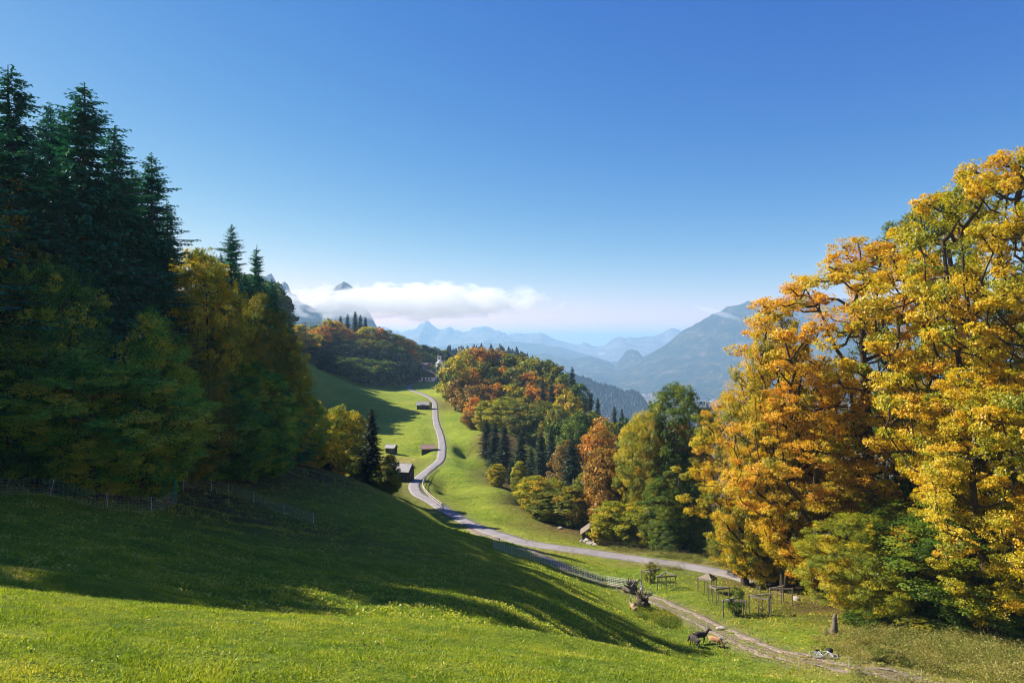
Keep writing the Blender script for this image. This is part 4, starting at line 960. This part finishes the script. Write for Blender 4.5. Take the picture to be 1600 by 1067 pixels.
# ------------------------------------------------------------------ netting fences
def net_fence(pts_, label, posts_at, h=1.0, wire=.007, lean=.1, mat=white_plastic, seed=1, cell=.28, rows=6, group='netting fences on the meadow'):
    R_ = random.Random(seed); P = [at(u, Y) for u, Y in pts_]; o = P[0].copy()
    e = empty('netting_fence', o, 0, label, 'fence', group)
    line = polyline(P, .3); line[:, 2] = groundv(line[:, 0], line[:, 1])
    for u, Y in posts_at:
        q = at(u, Y)-o; l = R_.uniform(-lean, lean)+lean*.6
        m = MB(); m.tube([q-Vector((0, 0, .2)), q+Vector((l, 0, h*.98))], .016, 6); m.tube([q+Vector((l, 0, h*.95)), q+Vector((l*1.05, 0, h*1.06))], .024, 6); m.build('post', mat, e)
    sag = np.array([.06*math.sin(i*.35)+.03*math.sin(i*1.1) for i in range(len(line))])
    Pa = []; Pb = []
    for k in range(rows):
        f = (.04+.93*k/(rows-1))*h; L_ = line-np.array(o); L_ = L_+np.c_[sag*0+f*.06, sag*0, f-sag*f]
        Pa.append(L_[:-1]); Pb.append(L_[1:])
    s = np.r_[0, np.cumsum(np.linalg.norm(np.diff(line, axis=0), axis=1))]; ss = np.arange(0, s[-1], cell)
    X = np.stack([np.interp(ss, s, line[:, i]) for i in range(3)], -1)-np.array(o); sg = np.interp(ss, s, sag)
    Pa.append(X+np.array([0, 0, .03])); Pb.append(X+np.c_[np.full(len(X), .06*h), X[:, 0]*0, .97*h*(1-sg)])
    A = np.concatenate(Pa); B = np.concatenate(Pb); r = np.full(len(A), wire)
    V, Qd = tubes(A, B, r, r, 4); link('net', quads_mesh('net', V, Qd), mat, e)
net_fence([(-40,43),(76,45),(168,47),(237,50),(276,56)], 'leaning white posts and faint net along the dark upper left meadow', [(-20,43.5),(76,45),(168,47),(237,50)], 1.05, .0026, .22, seed=2)
net_fence([(284,63),(304,66),(330,67),(356,68),(400,66),(444,64),(490,62)], 'short white posts with net by the foot of the golden tree', [(286,63),(304,66),(330,67),(356,68),(395,66),(444,64),(490,62)], .95, .0026, .12, seed=3)
net_fence([(770,79),(800,78.5),(840,78),(880,77.5),(915,77),(945,76.5),(968,75),(985,73)], 'bright white netting stretched above the gravel track left of the stumps', [(800,78.5),(829,78),(880,77.5),(915,77),(945,76.5),(968,75)], .95, .013, .03, seed=4)
net_fence([(988,72.5),(1008,69),(1050,62),(1103,55.5),(1150,51),(1200,47.5),(1247,44.5),(1290,43),(1325,41.5),(1380,40.5),(1440,39.5)], 'fine net on thin yellowish posts running below the goats and bicycle', [(1008,69),(1103,55.5),(1146,51),(1247,44.5),(1325,41.5),(1438,39.5)], 1.02, .003, .06, mat=wood_pale, seed=5)
net_fence([(812,100.5),(858,97.5),(884,96.5),(925,95.5),(965,94),(1000,92.5),(1040,91),(1075,89.5)], 'wire fence on slim stakes along the far side of the road', [(832,99.5),(858,97.5),(884,96.5),(905,96),(925,95.5),(948,94.7),(965,94),(985,93.2),(1000,92.5),(1018,91.8),(1040,91),(1058,90.3),(1075,89.5)], .95, .005, .05, mat=wood_grey, seed=6)
def bundled_net():
    p = at(274, 55.5); e = empty('net_bundle', p, 0, 'bunched green net hanging from a post below the golden tree', 'net')
    m = MB(); m.tube([(0, 0, -.1), (.08, 0, .8), (.10, 0, 1.6), (.02, 0, 2.25)], [.02, .03, .035, .03], 7); m.build('post', net_green, e)
    m = MB()
    R_ = random.Random(4)
    for k in range(16):
        x = R_.uniform(-.10, .14); w = R_.uniform(.02, .06)
        m.tube([(x, R_.uniform(-.1, .1), 2.2-abs(x)*2), (x+R_.uniform(-.05, .1), R_.uniform(-.1, .1), 1.4), (x*.5, R_.uniform(-.1, .1), .1+R_.random()*.6)], [w*.4, w, w*.2], 5)
    m.build('netting', net_green, e)
bundled_net()

# ------------------------------------------------------------------ tree guards with saplings
def guard(u, Y, side, h, rz, label, roof=False, sapling=None, nrails=3, seed=0):
    R_ = random.Random(seed+int(u)); o = at(u, Y); e = empty('tree_guard', o, 0, label, 'tree guard', 'wooden tree guards in the goat meadow')
    c = [(side/math.sqrt(3)*math.cos(rz+k*2*PI/3), side/math.sqrt(3)*math.sin(rz+k*2*PI/3)) for k in range(3)]
    tops = []
    for x, y in c:
        gz = ground(o.x+x, o.y+y)-o.z; hh = h+R_.uniform(-.05, .08)
        m = MB(); m.tube([(x, y, gz-.2), (x+R_.uniform(-.03, .03), y, gz+hh+.06)], .055, 7, .05); m.build('post', wood_grey, e); tops.append(Vector((x, y, gz+hh)))
        mx, my = None, None
    for k in range(nrails):
        a, b = tops[k], tops[(k+1) % 3]; d = b-a; m = MB()
        m.box((a+b)/2+Vector((0, 0, -.06)), (d.length+.22, .045, .15), rz=math.atan2(d.y, d.x), ry=-math.asin(d.z/d.length)); m.build('rail', wood_pale if k == 0 else wood_grey, e)
        mid = (a+b)/2; gm = ground(o.x+mid.x, o.y+mid.y)-o.z
        m = MB(); m.tube([(mid.x, mid.y, gm-.2), (mid.x, mid.y, mid.z-.15)], .035, 6); m.build('stake', wood_grey, e)
    if roof:
        m = MB(); ap = (tops[0]+tops[1]+tops[2])/3+Vector((0, 0, .55))
        for k in range(2): a, b = tops[k], tops[(k+1) % 3]; m.prism([a, b, ap], (0, 0, .05))
        m.build('roof_panel', wood_grey, e)
    if sapling:
        nm, hs, leaf, lb = sapling; tm, cm, H, Rm = PR['shrub']
        s = empty('sapling', o, R_.uniform(0, 6), lb, 'sapling'); sc_ = hs/H
        m = MB(); m.tube([(0, 0, -.1), (.02, 0, hs*.55)], .03, 6, .02)
        for me_, nm_, mt in ((tm, 'trunk', bark), (nm, 'crown', L[leaf])):
            ob = bpy.data.objects.new(nm_, me_); C.objects.link(ob)
            if not me_.materials: me_.materials.append(mt)
            ob.material_slots[0].link = 'OBJECT'; ob.material_slots[0].material = mt
            ob.parent = s; ob.scale = (sc_*.55, sc_*.55, sc_)
            if nm_ == 'crown': ob.location = (0, 0, 0)
        m.build('stem', bark_grey, s)
thin = broad_proto(61, 4, 2.0, zb=.35, zmax=.6, nclu=26, nleaf=22, lsize=.14, rc=.35, rtrunk=.04, minr=.008)[1]
guard(1016, 76, 1.9, 1.45, .3, 'leftmost tree guard behind the upright stump, with bushy sapling', sapling=(PR['shrub'][1], 2.5, 'olive', 'grey green bushy sapling inside the leftmost guard'))
guard(1041, 72.5, 1.9, 1.5, 1.4, 'second tree guard from the left with a bright slanting rail')
guard(1107, 70, 1.9, 1.35, .5, 'tree guard roofed with pale triangular boards', roof=True)
guard(1122, 65.5, 1.9, 1.5, .1, 'tree guard just in front of the board roofed one')
guard(1151, 60.5, 2.0, 1.55, .9, 'nearest tree guard with leafy sapling and pale top rail', sapling=(PR['shrub'][1], 2.7, 'green', 'leafy green sapling growing in the nearest tree guard'))
guard(1192, 60.5, 2.0, 1.6, .6, 'tree guard with pale front rail around a nearly bare sapling', sapling=(thin, 3.2, 'olive', 'thin nearly bare sapling in the pale railed tree guard'))
guard(1222, 64, 1.9, 1.6, 1.1, 'rightmost tree guard close to the golden maples', nrails=2)

# ------------------------------------------------------------------ root stumps, rocks, goats, bicycle
def stump(name, u, Y, size, arms, label, mat, seed):
    R_ = random.Random(seed); o = at(u, Y); e = empty(name, o, 0, label, 'stump', 'uprooted stumps by the gravel track')
    m = MB(); m.ico((0, 0, size*.32), (size*.62, size*.5, size*.5), 3, seed, .22, 1.6); m.build('root_block', mat, e, True)
    for k in range(arms):
        a = 2*PI*k/arms+R_.uniform(-.4, .4); el = R_.uniform(-.1, 1.3); L_ = size*R_.uniform(.6, 1.15)
        d = Vector((math.cos(a)*math.cos(el), math.sin(a)*math.cos(el), math.sin(el))); b = Vector((0, 0, size*.4))+d*size*.25; side = Vector((-d.y, d.x, .3))
        m = MB(); m.tube([b, b+d*L_*.4+side*.1*L_, b+d*L_*.75-side*.08*L_, b+d*L_+Vector((0, 0, .1))], [size*.13, size*.1, size*.065, size*.03], 7); m.build('root_arm', mat, e, True)
stump('root_stump', 985, 71.5, 1.05, 7, 'pale grey root stump left of the dark one at the end of the netting', bark_grey, 3)
stump('root_stump', 1004, 65, 1.15, 9, 'dark tangled root stump with arms pointing up by the gravel track', bark, 8)
def old_trunk():
    o = at(1303, 51.5); e = empty('broken_trunk', o, 0, 'short pale broken trunk at the edge of the golden maples', 'tree stump')
    m = MB(); m.tube([(0, 0, -.2), (.02, 0, .35), (.08, 0, .8), (.04, 0, 1.2), (.12, 0, 1.55)], [.40, .26, .2, .17, .09], 9); m.build('trunk', bark_grey, e, True)
    for k in range(5):
        a = k*1.3; m = MB(); m.tube([(0, 0, .25), (.35*math.cos(a), .35*math.sin(a), .08), (.8*math.cos(a), .8*math.sin(a), -.15)], [.14, .10, .04], 6); m.build('root', bark_grey, e, True)
old_trunk()
rocks = [(909,103.5,.45,'small boulder at the left end of the pale boulder heap'),(914,102.6,.6,'pale boulder below the door of the gabled shed'),(919,103.2,.75,'tall pale boulder directly under the gabled shed'),(924,101.2,.85,'largest pale boulder in the heap below the gabled shed'),
 (930,100.4,.7,'boulder right of the largest one in the pale heap'),(928,98.8,.55,'boulder lying before the largest one in the heap'),(935,98.6,.6,'rounded boulder towards the right end of the heap'),(941,97.8,.5,'last boulder at the right end of the heap near the road'),
 (1126,56.8,.45,'flat pale rock on the far edge of the gravel track'),(1127,54.0,.3,'small pale rock between the wheel ruts near the goats'),(1243,66,.5,'flat grey rock in the grass beside the rightmost tree guard'),(875,112,.5,'grey stone at the edge of the far pasture under the trees')]
for i, (u, Y, s_, lb) in enumerate(rocks):
    m = MB(); m.ico((0, 0, 0), (s_*.8, s_*.6, s_*.55), 2, i*7+1, .28, 1.3); o = m.build('boulder' if s_ > .46 else 'rock', rock_mat); o.location = at(u, Y, s_*.18); o.rotation_euler = (0, 0, i*1.1)
    tag(o, lb, 'rock', 'pale boulders and rocks')
def skin_mesh(name, P, E, rad, mat, parent, sub=2, root=0):
    me = bpy.data.meshes.new(name); me.from_pydata([tuple(p) for p in P], E, []); o = link(name, me, mat, parent)
    md = o.modifiers.new('skin', 'SKIN'); md.use_smooth_shade = True
    sv = me.skin_vertices[0].data
    for i, r in enumerate(rad):
        sv[i].radius = (r, r) if not isinstance(r, tuple) else r
        sv[i].use_root = (i == root)
    s2 = o.modifiers.new('sub', 'SUBSURF'); s2.levels = sub; s2.render_levels = sub
    return o
def goat(u, Y, rz, label, c1, c2, leg, pose='up', scale=1.0, group='goats grazing on the meadow'):
    o = at(u, Y); e = empty('goat', o, rz, label, 'goat', group); e.scale = (scale,)*3
    m, t, out = nt('goat_hair'); p = N(t, 'ShaderNodeBsdfPrincipled'); p.inputs['Roughness'].default_value = .9
    tc = N(t, 'ShaderNodeTexCoord'); sx = N(t, 'ShaderNodeSeparateXYZ'); t.links.new(tc.outputs['Object'], sx.inputs[0])
    body = ramp(t, noise(t, 2.2, 3, .5), [(.42, c1), (.58, c2)])
    zf = mth(t, 'MULTIPLY', mth(t, 'SUBTRACT', .40, sx.outputs[2]), 12, clamp=True)
    t.links.new(mixc(t, zf, body, leg), p.inputs['Base Color']); t.links.new(p.outputs[0], out.inputs[0])
    P = [(-.05, 0, .66), (.28, 0, .66), (.42, 0, .70), (-.38, 0, .68), (-.52, 0, .70), (-.62, 0, .76), (-.66, 0, .68)]
    Rr = [(.19, .22), (.17, .20), .13, (.17, .18), .10, .03, .015]; E = [(0, 1), (1, 2), (0, 3), (3, 4), (4, 5), (5, 6)]
    if pose == 'up': hd = [((.53, 0, .84), .115), ((.60, 0, .95), .085), ((.68, 0, .99), .078), ((.81, 0, .92), .05), ((.87, 0, .89), .036)]
    else: hd = [((.60, 0, .58), .085), ((.70, 0, .36), .075), ((.76, 0, .25), .068), ((.82, 0, .13), .042), ((.84, 0, .07), .032)]
    pr = 2; hi = []
    for q, r in hd: P.append(q); Rr.append(r); E.append((pr, len(P)-1)); pr = len(P)-1; hi.append(pr)
    head = Vector(P[hi[2]])
    for s_ in (-1, 1):   # ears
        P.append(tuple(head+Vector((-.03, s_*.07, .03)))); Rr.append(.022); E.append((hi[2], len(P)-1)); P.append(tuple(head+Vector((-.06, s_*.17, .02)))); Rr.append(.012); E.append((len(P)-2, len(P)-1))
    k = 0
    for s_ in (-1, 1):
        st = .04*s_
        fl = [((.30+st, s_*.10, .48), .065), ((.30+st*2, s_*.10, .28), .034), ((.31+st*2.4, s_*.10, .08), .024), ((.34+st*2.4, s_*.10, .015), .03)]
        hl = [((-.38-st, s_*.10, .50), .085), ((-.32-st, s_*.11, .40), .055), ((-.47-st*1.5, s_*.11, .27), .035), ((-.44-st*2, s_*.11, .07), .024), ((-.41-st*2, s_*.11, .015), .03)]
        for ch, root in ((fl, 1), (hl, 3)):
            pr = root
            for q, r in ch: P.append(q); Rr.append(r); E.append((pr, len(P)-1)); pr = len(P)-1
    skin_mesh('body', P, E, Rr, m, e)
    for s_ in (-1, 1):
        up = Vector((0, 0, 1)) if pose == 'up' else Vector((.6, 0, .8)); bk = Vector((-1, 0, .1)) if pose == 'up' else Vector((-.5, 0, .9))
        b = head+up*.05+Vector((0, s_*.03, 0)); mb = MB(); mb.tube([b, b+up*.12+bk*.03+Vector((0, s_*.02, 0)), b+up*.18+bk*.12+Vector((0, s_*.05, 0)), b+up*.18+bk*.22+Vector((0, s_*.08, 0))], [.018, .015, .011, .005], 6); mb.build('horn', bark_grey, e, True)
    return e
blk, brn = ((.025, .02, .02), (.05, .035, .03)), ((.33, .17, .08), (.42, .24, .12))
goat(1094, 53.4, .15, 'dark goat standing with raised head, right of its grazing black companion', *blk, (.02, .018, .018), 'up', 1.12)
goat(1086, 52.6, 2.0, 'black goat with head down beside the dark goat that looks up', (.03, .025, .025), (.10, .085, .07), (.02, .018, .018), 'down', 1.02)
goat(1117, 52.4, -.75, 'reddish brown goat with dark legs grazing nearest the gravel track', *brn, (.03, .022, .02), 'down', .95)
goat(989.5, 62.5, 1.9, 'tan and dark goat standing alone in front of the root stumps', (.33, .22, .13), (.05, .035, .03), (.04, .03, .025), 'up', 1.0)
goat(1002, 71, 1.45, 'black and white goat seen between the root stumps and tree guards', (.04, .035, .035), (.40, .37, .33), (.04, .035, .03), 'up', 1.05)
goat(989, 73.5, -.5, 'grey goat poking up behind the pale root stump', (.16, .14, .12), (.30, .27, .23), (.06, .05, .045), 'up', 1.05)

def bicycle():
    o = at(1291, 46, .10); e = empty('bicycle', o, 0, 'silver bicycle with black basket lying on its side near the gravel track', 'bicycle')
    e.rotation_euler = (math.radians(-80), math.radians(0), -.12); e.rotation_mode = 'ZYX'
    e.rotation_mode = 'XYZ'
    e.scale = (1.0,)*3
    for nm, x in (('wheel', -.53), ('wheel', .55)):
        w = MB(); w.torus((x, 0, .34), .315, .011, 'Y', 28, 6)
        for k in range(14): a = 2*PI*k/14; w.tube([(x, 0, .34), (x+.31*math.cos(a), 0, .34+.31*math.sin(a))], .002, 3)
        w.tube([(x, -.05, .34), (x, .05, .34)], .02, 8); wh = w.build(nm, silver, e)
        m = MB(); m.torus((x, 0, .34), .338, .022, 'Y', 28, 8); m.build('tyre', rubber, wh)
    m = MB()
    for a, b, r in (((-.10, 0, .30), (.38, 0, .78), .024), ((-.24, 0, .72), (.36, 0, .84), .019), ((-.10, 0, .30), (-.26, 0, .80), .019), ((-.53, .06, .34), (-.24, .02, .70), .011), ((-.53, -.06, .34), (-.24, -.02, .70), .011), ((-.53, .06, .34), (-.10, .03, .30), .012), ((-.53, -.06, .34), (-.10, -.03, .30), .012), ((.35, 0, .90), (.41, 0, .72), .022)): m.tube([a, b], r, 8)
    m.build('frame', silver, e)
    m = MB(); m.tube([(.41, .05, .72), (.47, .05, .5), (.55, .05, .34)], .014, 7); m.tube([(.41, -.05, .72), (.47, -.05, .5), (.55, -.05, .34)], .014, 7); m.tube([(.41, .055, .71), (.41, -.055, .71)], .018, 7); m.build('fork', silver, e)
    m = MB(); m.tube([(.35, 0, .88), (.33, 0, 1.02)], .015, 7); m.tube([(.20, -.33, 1.04), (.30, -.22, 1.05), (.34, 0, 1.03), (.30, .22, 1.05), (.20, .33, 1.04)], .014, 7); m.build('handlebar', rubber, e)
    m = MB(); m.box((-.30, 0, .90), (.26, .14, .06), bev=.02); m.tube([(-.26, 0, .80), (-.29, 0, .88)], .014, 7); m.build('saddle', rubber, e)
    m = MB(); m.torus((-.10, .05, .30), .09, .01, 'Y', 18, 5); m.tube([(-.10, .06, .30), (-.02, .09, .16)], .012, 6); m.tube([(-.10, -.06, .30), (-.18, -.09, .44)], .012, 6); m.box((-.02, .13, .16), (.09, .09, .025)); m.box((-.18, -.13, .44), (.09, .09, .025)); m.build('crankset', rubber, e)
    m = MB(); m.tube([(-.75, 0, .70), (-.53, 0, .74), (-.30, 0, .68)], .02, 6); m.build('mudguard', silver, e)
    m = MB(); m.ico((.56, 0, .96), (.21, .19, .17), 2, 3, .06); m.build('basket', rubber, e, True)
bicycle()

# ------------------------------------------------------------------ grass, weeds
def blades(name, x, y, h, w, mat, label, cat, lean=.35, seed=1, seg=2, dz=0.0):
    R_ = np.random.default_rng(seed); n = len(x); z = groundv(x, y)+dz; a = R_.uniform(0, 2*PI, n); s = np.stack([np.cos(a), np.sin(a), 0*a], -1)
    b = R_.uniform(0, 2*PI, n); ln = np.stack([np.cos(b), np.sin(b), 0*b], -1)*(R_.random(n)*lean)[:, None]
    base = np.stack([x, y, z-.02], -1); hv = h[:, None]; wv = w[:, None]
    mid = base+ln*hv*.35+np.array([0, 0, 1])*hv*.55; tip = base+ln*hv*1.1+np.array([0, 0, 1])*hv*(1-.25*R_.random((n, 1)))
    V = np.stack([base-s*wv*.5, base+s*wv*.5, mid-s*wv*.42, mid+s*wv*.42, tip-s*wv*.06, tip+s*wv*.06], 1).reshape(-1, 3)
    o = np.arange(n)[:, None]*6; Qd = np.concatenate([o+np.array([0, 1, 3, 2]), o+np.array([2, 3, 5, 4])])
    r = np.tile(R_.random(n), 2); c = np.tile(np.clip(.5+fbm(x/1.3, y/1.3, 3)*1.1, 0, 1), 2)
    ob = link(name, quads_mesh(name, V, Qd, {'rnd': ('FACE', r), 'clu': ('FACE', c)}), mat); return tag(ob, label, cat, None, 'stuff')
R = np.random.default_rng(77)
def scatter(n, y0, y1, umin=-60, umax=1660, pw=1.6):
    f = R.random(n); yy = (y0**(1-pw)+(y1**(1-pw)-y0**(1-pw))*f)**(1/(1-pw)); u = R.uniform(umin, umax, n); return (u-800)/F*yy, yy
x, yv = scatter(420000, 6.0, 24, -200, 1500, 1.5)
k = (fbm(x/.35, yv/.35, 3)+.45 > R.random(len(x))*.75); x = x[k]; yv = yv[k]
hh = .045*(.5+R.random(len(x)))*(1+.9*np.clip(fbm(x/.6, yv/.6, 3), -.3, 1)); ww = .006+.005*R.random(len(x))+.0003*yv
blades('meadow_grass', x, yv, hh*1.15, ww, L['grass'], 'short sunlit grass covering the knoll in the foreground', 'grass', .9, 5)
x, yv = scatter(420, 8.0, 22, -100, 1300, 1.3); blades('grass_stalks', x, yv, .10+.12*R.random(len(x)), .004+0*x, L['dry'], 'thin taller grass stalks standing out of the foreground turf', 'grass', .35, 6)
x, yv = scatter(230000, 22, 100, -40, 1640, 1.9)
Dt = groundv(x, yv); jx = np.searchsorted(gx, x)-1; jy = np.searchsorted(gy, yv)-1
keep = (D[jy, jx] > 1.9) & (worn[jy, jx] < .55+.3*R.random(len(x))); x = x[keep]; yv = yv[keep]
hh = (.05+.0009*yv)*(.5+R.random(len(x)))*(1+1.4*np.clip(fbm(x/2.2, yv/2.2, 3), -.35, 1)); ww = .018+.0009*yv
blades('meadow_tufts', x, yv, hh, ww, L['grass'], 'short uneven turf on the sloping meadow beyond the knoll', 'grass', 1.0, 7)
def weeds(n, u0, u1, y0, y1, h, mat, label, seed, name='weeds', pw=1.01):
    R_ = np.random.default_rng(seed); u = R_.uniform(u0, u1, n); yy = R_.uniform(y0, y1, n); x = (u-800)/F*yy
    k = (fbm(x/1.1, yy/1.1, 3) > -.12) & (D2[np.searchsorted(gy, yy)-1, np.searchsorted(gx, x)-1] > 1.5) & (D[np.searchsorted(gy, yy)-1, np.searchsorted(gx, x)-1] > 1.7); x = x[k]; yy = yy[k]; ns = 9; xx = np.repeat(x, ns)+R_.normal(size=len(x)*ns)*.14; yy2 = np.repeat(yy, ns)+R_.normal(size=len(x)*ns)*.14
    hp = np.repeat(h*(.4+.9*R_.random(len(x))), ns); zz = groundv(xx, yy2)+hp*R_.random(len(xx)); P3 = np.stack([xx, yy2, zz], -1); m_ = len(P3)
    V, Qd = leaf_quads(P3, R_.normal(size=(m_, 3))+np.array([0, 0, .6]), .10*(.5+R_.random(m_)), R_, .45, np.array([0, 0, .8])+R_.normal(size=(m_, 3))*.7)
    o = link(name, quads_mesh(name, V, Qd, {'rnd': ('FACE', R_.random(m_)), 'clu': ('FACE', np.repeat(R_.random(len(x)), ns))}), mat); tag(o, label, 'weeds', None, 'stuff')
weeds(9000, 1330, 1640, 38, 51, .75, L['dry'], 'dry brown and green weeds filling the bottom right corner', 3)
weeds(2600, 1270, 1420, 44, 53, .35, L['dry'], 'low yellowing weeds between the bicycle and the maples', 4)
weeds(3500, 1020, 1200, 84, 90, .6, L['dry'], 'pale tall grass along the roadside under the trees', 5)
weeds(2500, 950, 1100, 89, 95, .5, L['dry'], 'yellowish verge grass between the wire fence and the road', 6)
weeds(1800, 995, 1060, 58, 64, .4, L['green'], 'dark green nettles growing over the mound by the dark stump', 7)
for i, (u, Y, vt, w, lf, lb) in enumerate([(1135,86,872,36,'olive','small bush where the road goes behind the trees'),(1165,84,880,40,'green','dark bush at the back edge of the goat meadow'),(1205,82,885,44,'green','leafy bush behind the pale railed tree guard'),(1235,78,890,36,'olive','bush under the lowest golden boughs'),
    (1352,53,955,70,'green','dark bush right of the pale broken trunk'),(1420,52,965,80,'olive','olive bush above the dry weeds'),(1500,52,950,90,'green','dark bush in the shade of the tallest maple'),(1580,51,960,80,'green','dark bush near the right frame edge above the weeds'),(672,298,626,8,'yellowgreen','small light bush at the right end of the shaded barn'),(815,135,782,26,'green','low dark bush on the lip of the shaded gully'),(1385,44,1012,60,'dry','brownish bramble in front of the dark bushes')]):
    tree('shrub', u, Y, vt, w, lf, lb, cat='bush', name='bush', group='bushes along the meadow edges')

weeds(140, 862, 918, 44, 53, .45, L['beech'], 'sparse leafy weeds standing in the shaded part of the lower meadow', 12)
def litter(n, u0, u1, y0, y1, size, mat, label, seed, name='fallen_leaves'):
    R_ = np.random.default_rng(seed); u = R_.uniform(u0, u1, n); yy = R_.uniform(y0, y1, n); x = (u-800)/F*yy; k = fbm(x/2.5, yy/2.5, 3)+.35 > R_.random(n)*.9; x = x[k]; yy = yy[k]
    P3 = np.stack([x, yy, groundv(x, yy)+.07], -1); m_ = len(x); V, Qd = leaf_quads(P3, R_.normal(size=(m_, 3))*.35+np.array([0, 0, 1.]), size*(.5+R_.random(m_)), R_)
    o = link(name, quads_mesh(name, V, Qd, {'rnd': ('FACE', R_.random(m_)), 'clu': ('FACE', R_.random(m_))}), mat); tag(o, label, 'leaf litter', None, 'stuff')
litter(9000, 1130, 1480, 43, 84, .13, L['rust'], 'brown and yellow leaves fallen on the grass before the golden maples', 21)
litter(900, 200, 1100, 9, 24, .04, L['rust'], 'scattered dry leaves and stems on the foreground turf', 22)
litter(5000, 820, 1120, 84, 104, .14, L['rust'], 'fallen leaves along the road verge by the autumn trees', 23)
def clumps(n, y0, y1, hsz, seed, label):
    x, yy = scatter(n, y0, y1, -40, 1500, 1.5); R_ = np.random.default_rng(seed); ns = 14; k = D[np.searchsorted(gy, yy)-1, np.searchsorted(gx, x)-1] > 2.5; x = x[k]; yy = yy[k]
    xx = np.repeat(x, ns)+R_.normal(size=len(x)*ns)*hsz*1.1; y2 = np.repeat(yy, ns)+R_.normal(size=len(x)*ns)*hsz*1.1; P3 = np.stack([xx, y2, groundv(xx, y2)+R_.random(len(xx))*hsz], -1); m_ = len(P3)
    V, Qd = leaf_quads(P3, R_.normal(size=(m_, 3))*.6+np.array([0, 0, .8]), hsz*.7*(.5+R_.random(m_)), R_)
    o = link('weed_clumps', quads_mesh('weed_clumps', V, Qd, {'rnd': ('FACE', R_.random(m_)), 'clu': ('FACE', np.repeat(R_.random(len(x)), ns))}), L['grass']); tag(o, label, 'weeds', None, 'stuff')
clumps(1100, 7, 26, .045, 31, 'broad leaved weeds and clover dotted through the foreground turf')
clumps(3000, 26, 130, .17, 32, 'darker weed clumps dotted over the sloping meadow')
# ------------------------------------------------------------------ cloud bank before the far peaks
def cloud(name, c, size, label, dens, thr, seed, nsc=2.2, tilt=0):
    m, t, out = nt(name+'_vapour'); pv = N(t, 'ShaderNodeVolumePrincipled'); pv.inputs['Color'].default_value = (1, 1, 1, 1); pv.inputs['Anisotropy'].default_value = 0.0
    tc = N(t, 'ShaderNodeTexCoord'); sep = N(t, 'ShaderNodeSeparateXYZ')
    mp = N(t, 'ShaderNodeMapping'); mp.inputs['Location'].default_value = (seed, 0, 0); mp.inputs['Scale'].default_value = (nsc*size[0]/size[2]*.42, nsc*.8, nsc)
    t.links.new(tc.outputs['Object'], mp.inputs[0]); t.links.new(tc.outputs['Object'], sep.inputs[0])
    nz = N(t, 'ShaderNodeTexNoise'); nz.inputs['Scale'].default_value = 1.0; nz.inputs['Detail'].default_value = 7; nz.inputs['Roughness'].default_value = .6; t.links.new(mp.outputs[0], nz.inputs['Vector'])
    ln = N(t, 'ShaderNodeVectorMath', operation='LENGTH'); t.links.new(tc.outputs['Object'], ln.inputs[0])
    f = mth(t, 'SUBTRACT', 1.0, ln.outputs['Value'])
    f = mth(t, 'ADD', f, mth(t, 'MULTIPLY', mth(t, 'SUBTRACT', nz.outputs['Fac'], .5), 1.5))
    f = mth(t, 'MULTIPLY', mth(t, 'SUBTRACT', f, thr), 9.0, clamp=True)
    edge = mth(t, 'MULTIPLY', mth(t, 'SUBTRACT', .98, ln.outputs['Value']), 8, clamp=True)
    t.links.new(mth(t, 'MULTIPLY', mth(t, 'MULTIPLY', f, edge), dens), pv.inputs['Density']); t.links.new(pv.outputs[0], out.inputs['Volume'])
    m.volume_intersection_method = 'FAST' if hasattr(m, 'volume_intersection_method') else None
    b = MB(); b.ico((0, 0, 0), (1, 1, 1), 3, 0, 0.0); o = b.build(name, m); o.location = c; o.scale = size; o.rotation_euler = (0, tilt, 0)
    tag(o, label, 'cloud', None, 'stuff')
cloud('cloud_bank', PX(640, 471, 2480), (640, 160, 88), 'long white cloud bank lying before the rocky peaks', .012, .25, 3.0, 2.6)

cloud('cloud_wisp', PX(1122, 489, 5000), (260, 70, 30), 'thin shreds of cloud lying on the left shoulder of the great mountain', .006, .30, 7.0, 3.0, .28)
cloud('cloud_wisp', PX(950, 553, 9000), (200, 120, 25), 'tiny bright cloud low in the far valley gap', .008, .12, 2.0, 2.0)
# ------------------------------------------------------------------ air
def haze():
    m, t, out = nt('haze_air'); pv = N(t, 'ShaderNodeVolumePrincipled')
    pv.inputs['Color'].default_value = (.40, .68, 1.0, 1); pv.inputs['Density'].default_value = 1.4e-4; pv.inputs['Anisotropy'].default_value = .1
    t.links.new(pv.outputs[0], out.inputs['Volume'])
    b = MB(); x0, x1, y0, y1, z0, z1 = -27000, 27000, -900, 33500, -370, 338
    b.box(((x0+x1)/2, (y0+y1)/2, (z0+z1)/2), (x1-x0, y1-y0, z1-z0))
    o = b.build('haze', m); tag(o, 'pale blue haze in the air over the valley', 'haze', None, 'stuff')
haze()
